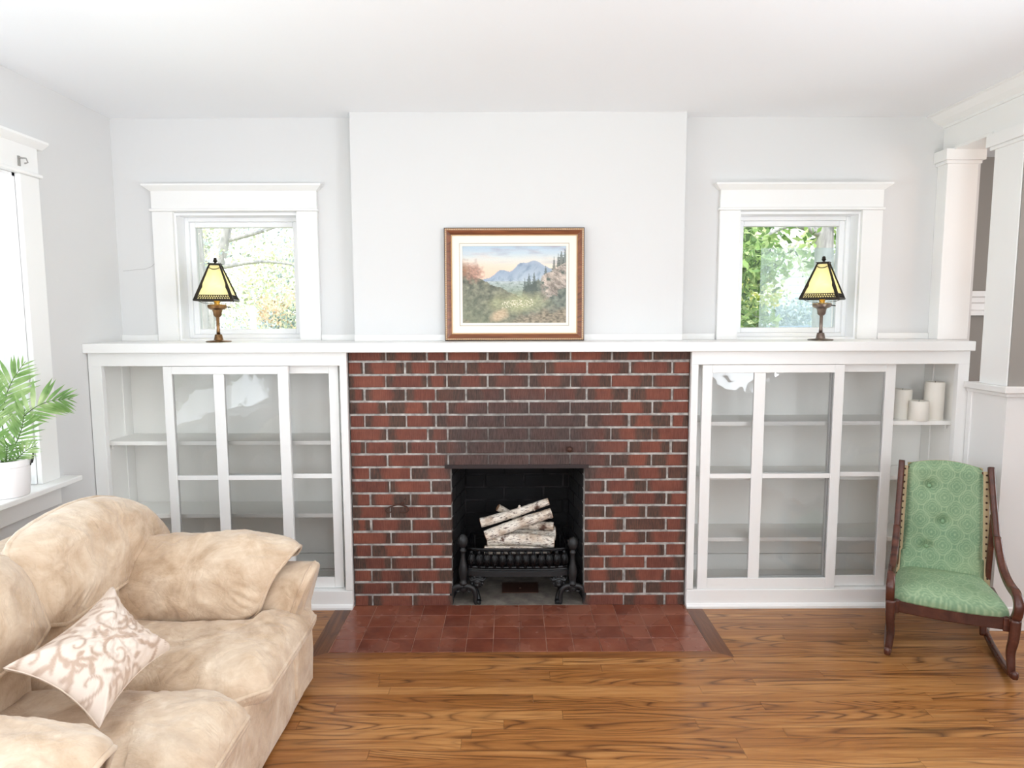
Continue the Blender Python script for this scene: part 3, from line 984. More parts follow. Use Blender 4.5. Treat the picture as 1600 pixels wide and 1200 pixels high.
JE = [605.5, 668.5, 700, 762, 826, 889.6, 953, 1016.7]
JO = [571.5, 635.5, 681.5, 729, 788, 851, 914.6, 981, 1047]
rng = random.Random(11)
ZR = lambda k: 0.060 + 0.0692 * k
for row in range(20):
    z0 = 0.0 if row == 0 else ZR(row - 1) + 0.0058
    z1 = 1.353 if row == 19 else ZR(row) - 0.0058
    even = row % 2 == 0
    if row >= 11:
        spans = [([549] + (JO if even else JE) + [1073])]
    else:
        spans = [[549] + ([577, 641] if even else [608, 672]) + [703.5], [913] + ([976.5, 1042] if even else [946, 1010]) + [1073]]
    for js in spans:
        for a, b in zip(js[:-1], js[1:]):
            g0 = 0.0 if a in (549, 913) else 0.005
            g1 = 0.0 if b in (1073, 703.5) else 0.005
            xa, xb = XF(a) + g0 + rng.uniform(-.0015, .0015), XF(b) - g1 + rng.uniform(-.0015, .0015)
            me, L = brick_mesh(xb - xa, z1 - z0, 0.06, MT['brick'], 'b')
            piece('brick', me, ((xa + xb) / 2, 0.03 + rng.uniform(-.0018, .0018), (z0 + z1) / 2 + rng.uniform(-.001, .001)), fp,
                  ((xb - xa) / L, 1, 1), (0, rng.uniform(-.004, .004), 0))
# firebox: splayed sides, back, throat, ash floor
BX0, BX1, BY = OX0 + 0.05, OX1 - 0.05, 0.41
mb = MB()
mb.box(BX0 - 0.03, BX1 + 0.03, BY + 0.006, BY + 0.05, 0, 0.86)
for s, xo, xi in ((-1, OX0, BX0), (1, OX1, BX1)):
    q = s * 0.008
    mb.add([(xo + q, 0.06, 0), (xi + q, BY + 0.01, 0), (xi + q + s * 0.035, BY + 0.01, 0), (xo + q + s * 0.035, 0.06, 0),
            (xo + q, 0.06, 0.86), (xi + q, BY + 0.01, 0.86), (xi + q + s * 0.035, BY + 0.01, 0.86), (xo + q + s * 0.035, 0.06, 0.86)],
           [(0, 1, 2, 3), (4, 7, 6, 5), (0, 4, 5, 1), (1, 5, 6, 2), (2, 6, 7, 3), (3, 7, 4, 0)])
mb.obj('firebox_mortar', MT['firemortar'], fp)
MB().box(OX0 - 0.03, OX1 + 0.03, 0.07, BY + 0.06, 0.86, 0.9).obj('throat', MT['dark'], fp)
for row in range(11):
    z0, z1 = 0.004 + row * 0.077, 0.004 + row * 0.077 + 0.069
    x = BX0 - (0.115 if row % 2 else 0.0)
    while x < BX1:
        a, b = max(x, BX0), min(x + 0.222, BX1)
        if b - a > 0.02:
            me, L = brick_mesh(b - a, 0.069, 0.03, MT['firebrick'], 'f')
            piece('fire_brick', me, ((a + b) / 2, BY + 0.012, (z0 + z1) / 2), fp, ((b - a) / L * 0.97, 1, 1))
        x += 0.23
    for s, xo, xi in ((-1, OX0, BX0), (1, OX1, BX1)):
        ang = math.atan2(BY - 0.06, xi - xo)
        tot = math.hypot(BY - 0.06, xi - xo)
        t = -0.115 if row % 2 else 0.0
        while t < tot:
            a, b = max(t, 0), min(t + 0.222, tot)
            if b - a > 0.02:
                me, L = brick_mesh(b - a, 0.069, 0.03, MT['firebrick'], 'f')
                mid = (a + b) / 2 / tot
                piece('fire_brick', me, (xo + (xi - xo) * mid + s * 0.016, 0.06 + (BY - 0.06) * mid, (z0 + z1) / 2), fp, ((b - a) / L * 0.97, 1, 1), (0, 0, ang))
            t += 0.23
MB().box(OX0 - 0.02, OX1 + 0.02, 0.0, BY + 0.02, -0.02, 0.003).obj('ash_floor', MT['ash'], fp)
d = MB().box(-0.05, 0.155, 0.15, 0.29, 0.003, 0.008)
ad = d.obj('ash_dump_plate', MT['rust'], fp, bevel=0.001)
MB().lathe([(0.006, 0.008), (0.006, 0.014), (0.003, 0.017)], (0.052, 0.20, 0), 10).obj('knob', MT['rust'], ad, smooth=True)
MB().prism([(-0.004, 0.745), (0.09, 0.745), (0.09, 0.752), (0.004, 0.752), (0.004, 0.765), (-0.004, 0.765)], 'X', OX0 - 0.03, OX1 + 0.02).obj('lintel', MT['steel'], fp)
MB().lathe([(0.006, 0.005), (0.006, -0.012), (0.013, -0.016), (0.0165, -0.024), (0.013, -0.033), (0.004, -0.037)], (0.307, 0, 0.849), 16, 'Y').obj('damper_knob', MT['rust'], fp, smooth=True)

# iron hooks on the left pier
hk = MB()
p1 = [(-0.570, -0.004, 0.556), (-0.572, -0.016, 0.556), (-0.590, -0.022, 0.560), (-0.615, -0.026, 0.553), (-0.640, -0.028, 0.545), (-0.652, -0.028, 0.532), (-0.647, -0.028, 0.521), (-0.632, -0.028, 0.519), (-0.620, -0.028, 0.523)]
p2 = [(-0.572, -0.016, 0.556), (-0.555, -0.024, 0.553), (-0.538, -0.027, 0.547), (-0.529, -0.028, 0.537), (-0.535, -0.028, 0.525), (-0.552, -0.028, 0.518), (-0.575, -0.028, 0.519)]
for p in (p1, p2):
    q = resample(p, 26, False, 2)
    hk.tube(q, [0.0048 - 0.0018 * i / 25 for i in range(26)], 7)
hk.lathe([(0.009, 0.0), (0.009, -0.004), (0.006, -0.006)], (-0.567, -0.002, 0.562), 10, 'Y')
hk.lathe([(0.004, 0.0), (0.004, -0.01), (0.002, -0.012)], (-0.552, -0.0, 0.583), 8, 'Y')
tag(hk.obj('wall_hook', MT['rust'], smooth=True), 'rusty scrolled double iron hook fixed to the left brick pier', 'hook')

# hearth
he = thing('hearth', (0.045, -0.25, 0), 'red quarry tile hearth set flush in the oak floor', 'hearth')
MB().box(-0.842, 0.925, -0.497, 0.004, -0.02, -0.0015).obj('grout_bed', MT['grout'], he)
o = MB().box(-0.0614, 0.0614, -0.0614, 0.0614, -0.008, 0.0015).obj('tile', MT['tile'], he, local=True)
bm = bmesh.new(); bm.from_mesh(o.data)
bmesh.ops.bevel(bm, geom=list(bm.edges), offset=0.0012, segments=1, affect='EDGES')
bm.to_mesh(o.data); bm.free()
tme = o.data
bpy.data.objects.remove(o)
P = 0.1258
for i in range(14):
    for j in range(4):
        y0, y1 = -0.496 + j * P, min(-0.496 + (j + 1) * P, 0.004)
        x0 = -0.839 + i * P
        piece('tile', tme, (x0 + P / 2 + rng.uniform(-.0007, .0007), (y0 + y1) / 2, rng.uniform(-.0008, .0004)), he,
              (1, (y1 - y0) / P, 1), (rng.uniform(-.003, .003), rng.uniform(-.003, .003), rng.uniform(-.004, .004)))
bo = MB()
bo.add([(-0.842, 0.0, 0.001), (-0.842, -0.497, 0.001), (-0.925, -0.552, 0.001), (-0.925, 0.0, 0.001),
        (-0.842, 0.0, -0.016), (-0.842, -0.497, -0.016), (-0.925, -0.552, -0.016), (-0.925, 0.0, -0.016)],
       [(0, 1, 2, 3), (4, 7, 6, 5), (0, 4, 5, 1), (1, 5, 6, 2), (2, 6, 7, 3), (3, 7, 4, 0)])
bo.obj('border_board', MT['oakdark'], he)
bo = MB()
bo.add([(0.925, 0.0, 0.001), (1.008, 0.0, 0.001), (1.008, -0.552, 0.001), (0.925, -0.497, 0.001),
        (0.925, 0.0, -0.016), (1.008, 0.0, -0.016), (1.008, -0.552, -0.016), (0.925, -0.497, -0.016)],
       [(0, 3, 2, 1), (4, 5, 6, 7), (0, 1, 5, 4), (1, 2, 6, 5), (2, 3, 7, 6), (3, 0, 4, 7)])
bo.obj('border_board', MT['oakdark'], he)
bo = MB()
bo.add([(-0.842, -0.497, 0.001), (0.925, -0.497, 0.001), (1.008, -0.552, 0.001), (-0.925, -0.552, 0.001),
        (-0.842, -0.497, -0.016), (0.925, -0.497, -0.016), (1.008, -0.552, -0.016), (-0.925, -0.552, -0.016)],
       [(0, 3, 2, 1), (4, 5, 6, 7), (0, 1, 5, 4), (1, 2, 6, 5), (2, 3, 7, 6), (3, 0, 4, 7)])
bo.obj('border_board', MT['oakfront'], he)

# ------------------------------------------------------------------ fire grate, andirons, birch logs
gr = thing('fire_grate', (0.04, 0.14, 0.004), 'black cast iron basket grate on lion paw legs inside the fireplace', 'grate')
GX0, GX1 = -0.225, 0.302


def rim(z, dy=0.0, inset=0.0):
    pts = []
    for i in range(25):
        t = i / 24
        x = GX0 + inset + (GX1 - GX0 - 2 * inset) * t
        e = abs(2 * t - 1)
        pts.append((x, 0.045 - 0.02 * (1 - e ** 4) - dy, z))
    return pts


mb = MB()
mb.tube([(GX0, 0.28, 0.30)] + [(GX0 - 0.004, 0.10, 0.30)] + rim(0.298) + [(GX1 + 0.004, 0.10, 0.30), (GX1, 0.28, 0.30)], 0.0075, 8)
mb.tube(rim(0.2885, -0.003, 0.01), 0.005, 8)
mb.obj('top_rail', MT['blackgloss'], gr, smooth=True)
mb = MB()
mb.tube(rim(0.199, 0.0), 0.006, 8).tube(rim(0.188, 0.004), 0.005, 8)
prof = [(0.0, 0.148), (0.012, 0.152), (0.012, 0.178), (0.005, 0.184), (0.03, 0.184), (0.03, 0.148)]
vs = []
for (x, y, z) in rim(0, 0.004, -0.004):
    vs.append([(x, y - 0.002 + (0.012 - d if d <= 0.012 else d) * 1.0 - 0.006, h) for d, h in prof])
fsx, vv = [], []
for r_ in vs:
    vv += r_
for i in range(len(vs) - 1):
    for k in range(6):
        fsx.append((i * 6 + k, i * 6 + (k + 1) % 6, (i + 1) * 6 + (k + 1) % 6, (i + 1) * 6 + k))
fsx += [tuple(range(5, -1, -1)), tuple((len(vs) - 1) * 6 + k for k in range(6))]
mb.add(vv, fsx)
mb.box(GX0 - 0.003, GX0 + 0.012, 0.05, 0.28, 0.15, 0.184).box(GX1 - 0.012, GX1 + 0.003, 0.05, 0.28, 0.15, 0.184)
mb.obj('bottom_rail', MT['black'], gr)
# leafy balusters that bulge forward
bal = [(0.007, 0.196), (0.010, 0.203), (0.008, 0.210), (0.017, 0.222), (0.0205, 0.236), (0.019, 0.250), (0.013, 0.265), (0.008, 0.274), (0.011, 0.281), (0.008, 0.290)]
for i in range(13):
    t = (i + 0.25) / 12.5
    x = GX0 + 0.004 + (GX1 - GX0 - 0.008) * min(t, 1)
    e = abs(2 * t - 1)
    y = 0.045 - 0.02 * (1 - e ** 4)
    b = MB()
    b.lathe(bal, (x, y - 0.004, 0), 14)
    for k in range(5):                        # carved leaf ridges
        a = -PI / 2 + (k - 2) * 0.55
        b.tube([(x + r_ * 1.03 * math.cos(a + (h - 0.21) * 6), y - 0.004 + r_ * 1.03 * math.sin(a + (h - 0.21) * 6), h) for r_, h in bal[2:8]], 0.0022, 5)
    b.obj('baluster', MT['blackgloss'], gr, smooth=True)
for s, x in ((-1, GX0 + 0.045), (1, GX1 - 0.045)):
    b = MB()
    path = [(x, 0.055, 0.15), (x + s * 0.006, 0.048, 0.125), (x + s * 0.012, 0.040, 0.095), (x + s * 0.004, 0.040, 0.06), (x - s * 0.006, 0.036, 0.03), (x - s * 0.006, 0.026, 0.012)]
    b.tube(resample(path, 16, False, 2), [0.034 - 0.021 * min(1, i / 8) for i in range(16)], 10)
    b.ball((x - s * 0.006, 0.022, 0.015), 0.017, 12, 8, (1, 1.35, 0.75))
    for k in (-1, 0, 1):
        b.ball((x - s * 0.006 + k * 0.010, 0.0035, 0.011), 0.007, 8, 6, (0.8, 1.2, 0.9))
    leg = b.obj('leg', MT['blackgloss'], gr, smooth=True)
    f = MB()                                  # lion mask with mane
    f.ball((x, 0.026, 0.118), 0.024, 14, 10, (1.0, 0.7, 1.1))
    f.ball((x, 0.010, 0.108), 0.011, 10, 8, (1.1, 0.8, 0.8))
    f.ball((x - 0.009, 0.012, 0.124), 0.005, 8, 6).ball((x + 0.009, 0.012, 0.124), 0.005, 8, 6)
    for k in range(12):
        a = 2 * PI * k / 12
        f.ball((x + 0.030 * math.cos(a), 0.03, 0.122 + 0.026 * math.sin(a)), 0.011, 8, 6, (1, 0.8, 1))
    f.tube([(x - 0.045, 0.03, 0.142), (x - 0.03, 0.022, 0.128), (x, 0.02, 0.140), (x + 0.03, 0.022, 0.128), (x + 0.045, 0.03, 0.142)], 0.008, 8)
    f.obj('lion_mask', MT['black'], leg, smooth=True)
    b = MB().tube([(x, 0.27, 0.15), (x, 0.275, 0.08), (x, 0.28, 0.006)], [0.014, 0.010, 0.009], 8)
    b.obj('leg', MT['blackgloss'], gr, smooth=True)
b = MB()
for k in range(9):
    x = GX0 + 0.03 + k * 0.058
    b.box(x - 0.006, x + 0.006, 0.04, 0.275, 0.186, 0.196)
b.box(GX0, GX1, 0.262, 0.276, 0.15, 0.186)
b.obj('grate_bars', MT['black'], gr)
b = MB().tube([(GX0, 0.28, 0.30), (GX1, 0.28, 0.30)], 0.006, 8)
for k in range(8):
    x = GX0 + 0.02 + k * (GX1 - GX0 - 0.04) / 7
    b.tube([(x, 0.278, 0.18), (x, 0.285, 0.24), (x, 0.28, 0.30)], 0.005, 6)
b.obj('back_rail', MT['black'], gr, smooth=True)


def andiron(x, zt, label):
    r = thing('andiron', (x, 0.02, 0.004), label, 'andiron', 'pair of andirons in the fireplace')
    y = 0.012
    k = zt / 0.39
    prof = [(0.0205, 0.112), (0.021, 0.126), (0.0165, 0.131), (0.0185, 0.15), (0.0235, 0.175), (0.0235, 0.195), (0.019, 0.225), (0.0135, 0.25), (0.0115, 0.28), (0.0125, 0.292), (0.017, 0.297), (0.017, 0.304), (0.0125, 0.309), (0.012, 0.320)]
    MB().lathe([(a, h * k) for a, h in prof], (x, y, 0), 18).obj('shaft', MT['black'], r, smooth=True)
    pb = [(0.010, 0.316), (0.017, 0.322), (0.024, 0.335), (0.0265, 0.350), (0.0245, 0.365), (0.018, 0.379), (0.009, 0.388), (0.001, 0.391)]
    MB().lathe([(a, h * k) for a, h in pb], (x, y, 0), 18).obj('finial', MT['black'], r, smooth=True)
    f = MB()
    out = []
    for s in (-1, 1):
        pts = resample([(s * 0.0, 0.103), (s * 0.03, 0.104), (s * 0.056, 0.088), (s * 0.066, 0.05), (s * 0.062, 0.02), (s * 0.067, 0.004)], 20, False, 2)
        f.tube([(x + px, y, pz) for px, pz in pts], [0.0165 - 0.006 * i / 19 for i in range(20)], 8, flat=1.0)
    f.ball((x, y, 0.092), 0.024, 12, 8, (1, 0.6, 1.1))
    for s in (-1, 1):
        f.tube([(x + s * 0.02, y, 0.08), (x + s * 0.030, y, 0.07), (x + s * 0.038, y, 0.078)], 0.006, 6)
    f.obj('foot', MT['black'], r, smooth=True)
    MB().box(x - 0.009, x + 0.009, y + 0.01, 0.34, 0.075, 0.093).box(x - 0.009, x + 0.009, 0.32, 0.34, 0.004, 0.08).obj('log_bar', MT['black'], r)
    return r


andiron(-0.253, 0.388, 'dark iron andiron with ball finial left of the grate')
andiron(0.330, 0.372, 'dark iron andiron with ball finial right of the grate')


def log(p0, p1, rad, label, bend=(0, 0, 0.0), seed=1, r2=None):
    p0, p1 = Vector(p0), Vector(p1)
    rng = random.Random(seed)
    n = 14
    d = (p1 - p0)
    L = d.length
    rx = d.normalized().to_track_quat('X', 'Z').to_matrix().to_4x4()
    mb = MB()
    pts, rr = [], []
    for i in range(n + 1):
        t = i / n
        s = math.sin(PI * t)
        pts.append(((t - 0.5) * L, bend[1] * s + rng.uniform(-.001, .001), bend[2] * s + rng.uniform(-.001, .001)))
        rr.append((rad + ((r2 or rad) - rad) * t) * (1 + 0.10 * fbm(t * 4, seed * 3.1, 0, 3)))
    mb.tube(pts, rr, 16)
    for k in range(2):                         # knot stubs
        t = rng.uniform(0.2, 0.8)
        a = rng.uniform(0, 2 * PI)
        x = (t - .5) * L
        mb.tube([(x, rad * .6 * math.cos(a), rad * .6 * math.sin(a)), (x + .004, rad * 1.14 * math.cos(a), rad * 1.14 * math.sin(a))], [rad * .4, rad * .22], 8)
    o = mb.obj('birch_log', MT['birch'], None, smooth=True, auto=50)
    e = MB()
    for t, sg in ((0, -1), (n, 1)):
        x, y, z = pts[t]
        e.lathe([(rr[t] * 0.97, 0), (rr[t] * 0.9, 0.0022 * 1), (rr[t] * .3, 0.003)] if sg > 0 else [(rr[t] * .3, -0.003), (rr[t] * 0.9, -0.0022), (rr[t] * 0.97, 0)], (x, y, z), 16, 'X')
    # mesh was recentred by obj(): bring both into the log's own frame
    o.data.transform(Matrix.Translation(o.location))
    o.matrix_world = Matrix.Translation((p0 + p1) / 2) @ rx
    c = e.obj('cut_end', MT['logend'], o, local=True)
    tag(o, label, 'log', 'birch logs stacked in the fire grate')
    return o


log((-0.142, 0.090, 0.272), (0.218, 0.115, 0.268), 0.024, 'birch log lowest in the grate with its ends behind the top rail', seed=2)
log((-0.125, 0.115, 0.318), (0.236, 0.095, 0.312), 0.030, 'thick speckled birch log second from the bottom of the stack', (0, 0, 0.012), 3, 0.034)
log((0.03, 0.185, 0.385), (0.235, 0.165, 0.378), 0.026, 'short white birch log at the right behind the crossing log', seed=4)
log((-0.135, 0.085, 0.352), (0.222, 0.130, 0.466), 0.029, 'white birch log crossing the stack diagonally in front', (0, 0, 0.006), 5, 0.028)
log((-0.163, 0.130, 0.412), (0.208, 0.160, 0.523), 0.027, 'spotted birch log lying topmost and slanting up to the right', (0, 0, -0.006), 6, 0.020)
log((-0.07, 0.21, 0.475), (0.11, 0.245, 0.36), 0.020, 'thin birch log with only its stub showing behind the topmost log', seed=7)
log((-0.02, 0.215, 0.318), (0.25, 0.225, 0.322), 0.040, 'dark shaded birch log at the back of the grate', seed=8)

# ------------------------------------------------------------------ table lamps
def lamp(x, y, rot, label, metal):
    r = thing('table_lamp', (x, y, ZM), label, 'lamp', 'small glass shaded lamps on the mantel', rot)
    def O(mb, name, mat, parent=r, **k):
        return mb.obj(name, mat, parent, local=True, **k)
    O(MB().lathe([(0.062, 0.0), (0.064, 0.004), (0.060, 0.007), (0.028, 0.010), (0.0235, 0.012), (0.0225, 0.016), (0.0185, 0.036), (0.0175, 0.040), (0.0105, 0.041)], (0, 0, 0), 28), 'base', metal, smooth=True, auto=40)
    O(MB().lathe([(0.0100, 0.040), (0.0088, 0.06), (0.0085, 0.128), (0.011, 0.132)], (0, 0, 0), 16), 'pole', metal, smooth=True)
    O(MB().lathe([(0.011, 0.130), (0.020, 0.140), (0.022, 0.158), (0.026, 0.168), (0.038, 0.172), (0.046, 0.178), (0.048, 0.190), (0.044, 0.196), (0.020, 0.197)], (0, 0, 0), 28), 'cup', metal, smooth=True, auto=40)
    O(MB().lathe([(0.014, 0.196), (0.014, 0.222), (0.010, 0.228)], (0, 0, 0), 16), 'socket', MT['socket'], smooth=True, auto=40)
    O(MB().tube([(0.04, 0.0, 0.184), (0.062, 0.0, 0.182), (0.066, 0, 0.180)], 0.003, 6), 'switch', MT['filigree'])
    O(MB().ball((0, 0, 0.272), 0.024, 16, 12, (1, 1, 1.3)), 'bulb', MT['bulb'], smooth=True)
    # four sided shade: amber panes in a black frame with filigree bands
    zb, zt, sb, st = 0.216, 0.404, 0.094, 0.024
    ws = MB()
    for s in (-1, 1):                          # wire harp carrying the shade
        ws.tube(resample([(s * 0.02, 0, 0.200), (s * 0.07, 0, 0.204), (s * 0.092, 0, 0.216)], 10, False, 2), 0.0016, 5)
        ws.tube(resample([(0, s * 0.02, 0.200), (0, s * 0.07, 0.204), (0, s * 0.092, 0.216)], 10, False, 2), 0.0016, 5)
    ws.tube([(0, 0, 0.22), (0, 0.02, 0.24), (0, 0.022, 0.30), (0, 0, zt)], 0.0014, 5)
    O(ws, 'harp', MT['filigree'])
    sh = MB()
    for k in range(4):
        c, s = math.cos(k * PI / 2), math.sin(k * PI / 2)
        R = lambda p: (p[0] * c - p[1] * s, p[0] * s + p[1] * c, p[2])
        def P(u, v, d=0.0):                     # u -1..1 across, v 0..1 up the face
            w = sb + (st - sb) * v
            return R((u * w, -w - d, zb + (zt - zb) * v))
        # corner rib and rails
        sh.tube([P(-1, 0), P(-1, 1)], 0.0048, 6)
        sh.tube([P(-1, 0.012), P(1, 0.012)], 0.0052, 6)
        sh.tube([P(-1, 0.99), P(1, 0.99)], 0.004, 6)
        # widening gusset beside the rib
        for sg in (-1, 1):
            q = [P(sg, 0, .001), P(sg * .86, 0, .001), P(sg * .85, .25, .001), P(sg * .80, .36, .001), P(sg * .87, .45, .001), P(sg * .84, .96, .001), P(sg, 1, .001)]
            q2 = [P(sg, 0, -.001), P(sg * .86, 0, -.001), P(sg * .85, .25, -.001), P(sg * .80, .36, -.001), P(sg * .87, .45, -.001), P(sg * .84, .96, -.001), P(sg, 1, -.001)]
            n = len(q)
            sh.add(q + q2, [tuple(range(n)), tuple(range(2 * n - 1, n - 1, -1))] + [(i, (i + 1) % n, n + (i + 1) % n, n + i) for i in range(n)])
        # lattice of small rings along the foot
        for row in range(2):
            nn = 13
            for i in range(nn):
                u = -0.80 + 1.60 * (i + (0.5 if row else 0)) / (nn - 0.5)
                v = 0.062 + 0.052 * row
                ring = []
                for a in range(8):
                    ring.append(P(u + 0.068 * math.cos(a * PI / 4), v + 0.032 * math.sin(a * PI / 4), .001))
                sh.tube(ring, 0.0017, 4, closed=True)
        sh.tube([P(-.84, .145, .001), P(.84, .145, .001)], 0.0012, 4)
        # arch at the head
        sh.tube(resample([P(-.8, .90, .001), P(-.4, .865, .001), P(0, .855, .001), P(.4, .865, .001), P(.8, .90, .001)], 12, False, 1), 0.0022, 5)
    so_ = O(sh, 'shade_frame', MT['filigree'])
    for k in range(4):
        c, s = math.cos(k * PI / 2), math.sin(k * PI / 2)
        R = lambda p: (p[0] * c - p[1] * s, p[0] * s + p[1] * c, p[2])
        vs = []
        for d in (0.003, 0.0055):
            for u, v in ((-1, 0.01), (1, 0.01), (1, .99), (-1, .99)):
                w = sb + (st - sb) * v
                vs.append(R((u * (w - 0.003), -w + d, zb + (zt - zb) * v)))
        O(MB().add(vs, [(0, 1, 2, 3), (7, 6, 5, 4), (0, 4, 5, 1), (1, 5, 6, 2), (2, 6, 7, 3), (3, 7, 4, 0)]), 'pane', MT['amber'], so_)
    O(MB().box(-0.032, 0.032, -0.032, 0.032, zt, zt + 0.004).lathe([(0.012, zt + 0.003), (0.006, zt + 0.008), (0.006, zt + 0.011), (0.0125, zt + 0.017), (0.008, zt + 0.024), (0.0095, zt + 0.029), (0.002, zt + 0.036)], (0, 0, 0), 14), 'finial', MT['filigree'], smooth=True, auto=40)
    pl = point('lamp_bulb_light', (x, y, ZM + 0.285), 1.5, (1.0, 0.9, 0.66), 0.03)
    return r


lamp(-1.535, 0.10, math.radians(13.5), 'small brass lamp with an amber glass shade in front of the left window', MT['brass'])
lamp(1.640, 0.10, math.radians(-35), 'small grey bronze lamp with an amber glass shade in front of the right window', MT['bronze'])

# ------------------------------------------------------------------ framed landscape leaning on the chimney breast
PW, PH = 0.372, 0.2985
pc = thing('framed_picture', (0.024, 0.145, ZM), 'landscape picture in a bronzed wooden frame leaning above the fireplace', 'picture')
TILT = math.atan2(0.018, 0.6)


def pt(x, z, d):
    """picture coords -> world; d = towards the viewer"""
    y = 0.178 - 0.03 - d
    return (0.024 + x, y + math.sin(TILT) * z, ZM + 0.001 + z * math.cos(TILT))


def framebar(bands, name, mat, parent):
    """bands: list of (inset, depth) profile from outside to inside, mitred all round"""
    b = MB()
    vs, fs = [], []
    k = len(bands)
    for (sx_, sz_) in ((-1, 0), (1, 0), (1, 1), (-1, 1)):
        for ins, d in bands:
            vs.append(pt(sx_ * (PW - ins), (2 * PH - ins) if sz_ else ins, d))
    for c in range(4):
        c2 = (c + 1) % 4
        for i in range(k - 1):
            fs.append((c * k + i, c * k + i + 1, c2 * k + i + 1, c2 * k + i))
    b.add(vs, fs)
    return b.obj(name, mat, parent)


fr = framebar([(0.0, -0.03), (0.0, 0.0), (0.004, 0.004), (0.005, 0.004)], 'frame_back', MT['framedark'], pc)
fb_ = framebar([(0.004, 0.003), (0.005, 0.0075), (0.0115, 0.0085), (0.0135, 0.004)], 'beaded_edge', MT['bead'], pc)
bd = MB()
for side in range(4):
    nb = 62 if side % 2 == 0 else 50
    for i in range(nb):
        t = (i + .5) / nb
        x, z = ((-PW + .0085 + t * (2 * PW - .017), .0085), (PW - .0085, .0085 + t * (2 * PH - .017)), (-PW + .0085 + t * (2 * PW - .017), 2 * PH - .0085), (-PW + .0085, .0085 + t * (2 * PH - .017)))[side]
        c = pt(x, z, 0.0085)
        bd.ball(c, 0.0036, 6, 4)
tag(bd.obj('bead', MT['gilt'], fb_, smooth=True), kind='stuff')
framebar([(0.0135, 0.004), (0.016, 0.002), (0.024, -0.001), (0.034, -0.006), (0.036, -0.006)], 'moulding', MT['frame'], pc)
framebar([(0.036, -0.0055), (0.037, -0.004), (0.0395, -0.004), (0.0410, -0.009)], 'gilt_lip', MT['gilt'], pc)
framebar([(0.040, -0.010), (0.0795, -0.010), (0.0805, -0.0125)], 'mat_board', MT['matboard'], pc)
framebar([(0.0795, -0.0099), (0.0825, -0.0126)], 'mat_bevel_shade', MT['bevel'], pc)
framebar([(0.080, -0.0125), (0.0945, -0.0125), (0.0955, -0.0145)], 'mat_board', MT['matboard'], pc)
framebar([(0.0935, -0.0124), (0.0955, -0.0148)], 'mat_bevel_shade', MT['bevel'], pc)
MB().add([pt(s * (PW - .002), z, d) for d in (-0.028, -0.022) for s, z in ((-1, .002), (1, .002), (1, 2 * PH - .002), (-1, 2 * PH - .002))],
         [(0, 1, 2, 3), (7, 6, 5, 4), (0, 4, 5, 1), (1, 5, 6, 2), (2, 6, 7, 3), (3, 7, 4, 0)]).obj('backing_board', MT['framedark'], pc)
MB().add([pt(s * (PW - .036), z, d) for d in (-0.0195,) for s, z in ((-1, .036), (1, .036), (1, 2 * PH - .036), (-1, 2 * PH - .036))], [(0, 1, 2, 3)]).obj('rear_liner', MT['matboard'], pc)


def L3(r, g, b):
    return np.array(lin((r, g, b))[:3])


def mixc(a, b, t):
    t = min(1.0, max(0.0, t))
    return a + (b - a) * t


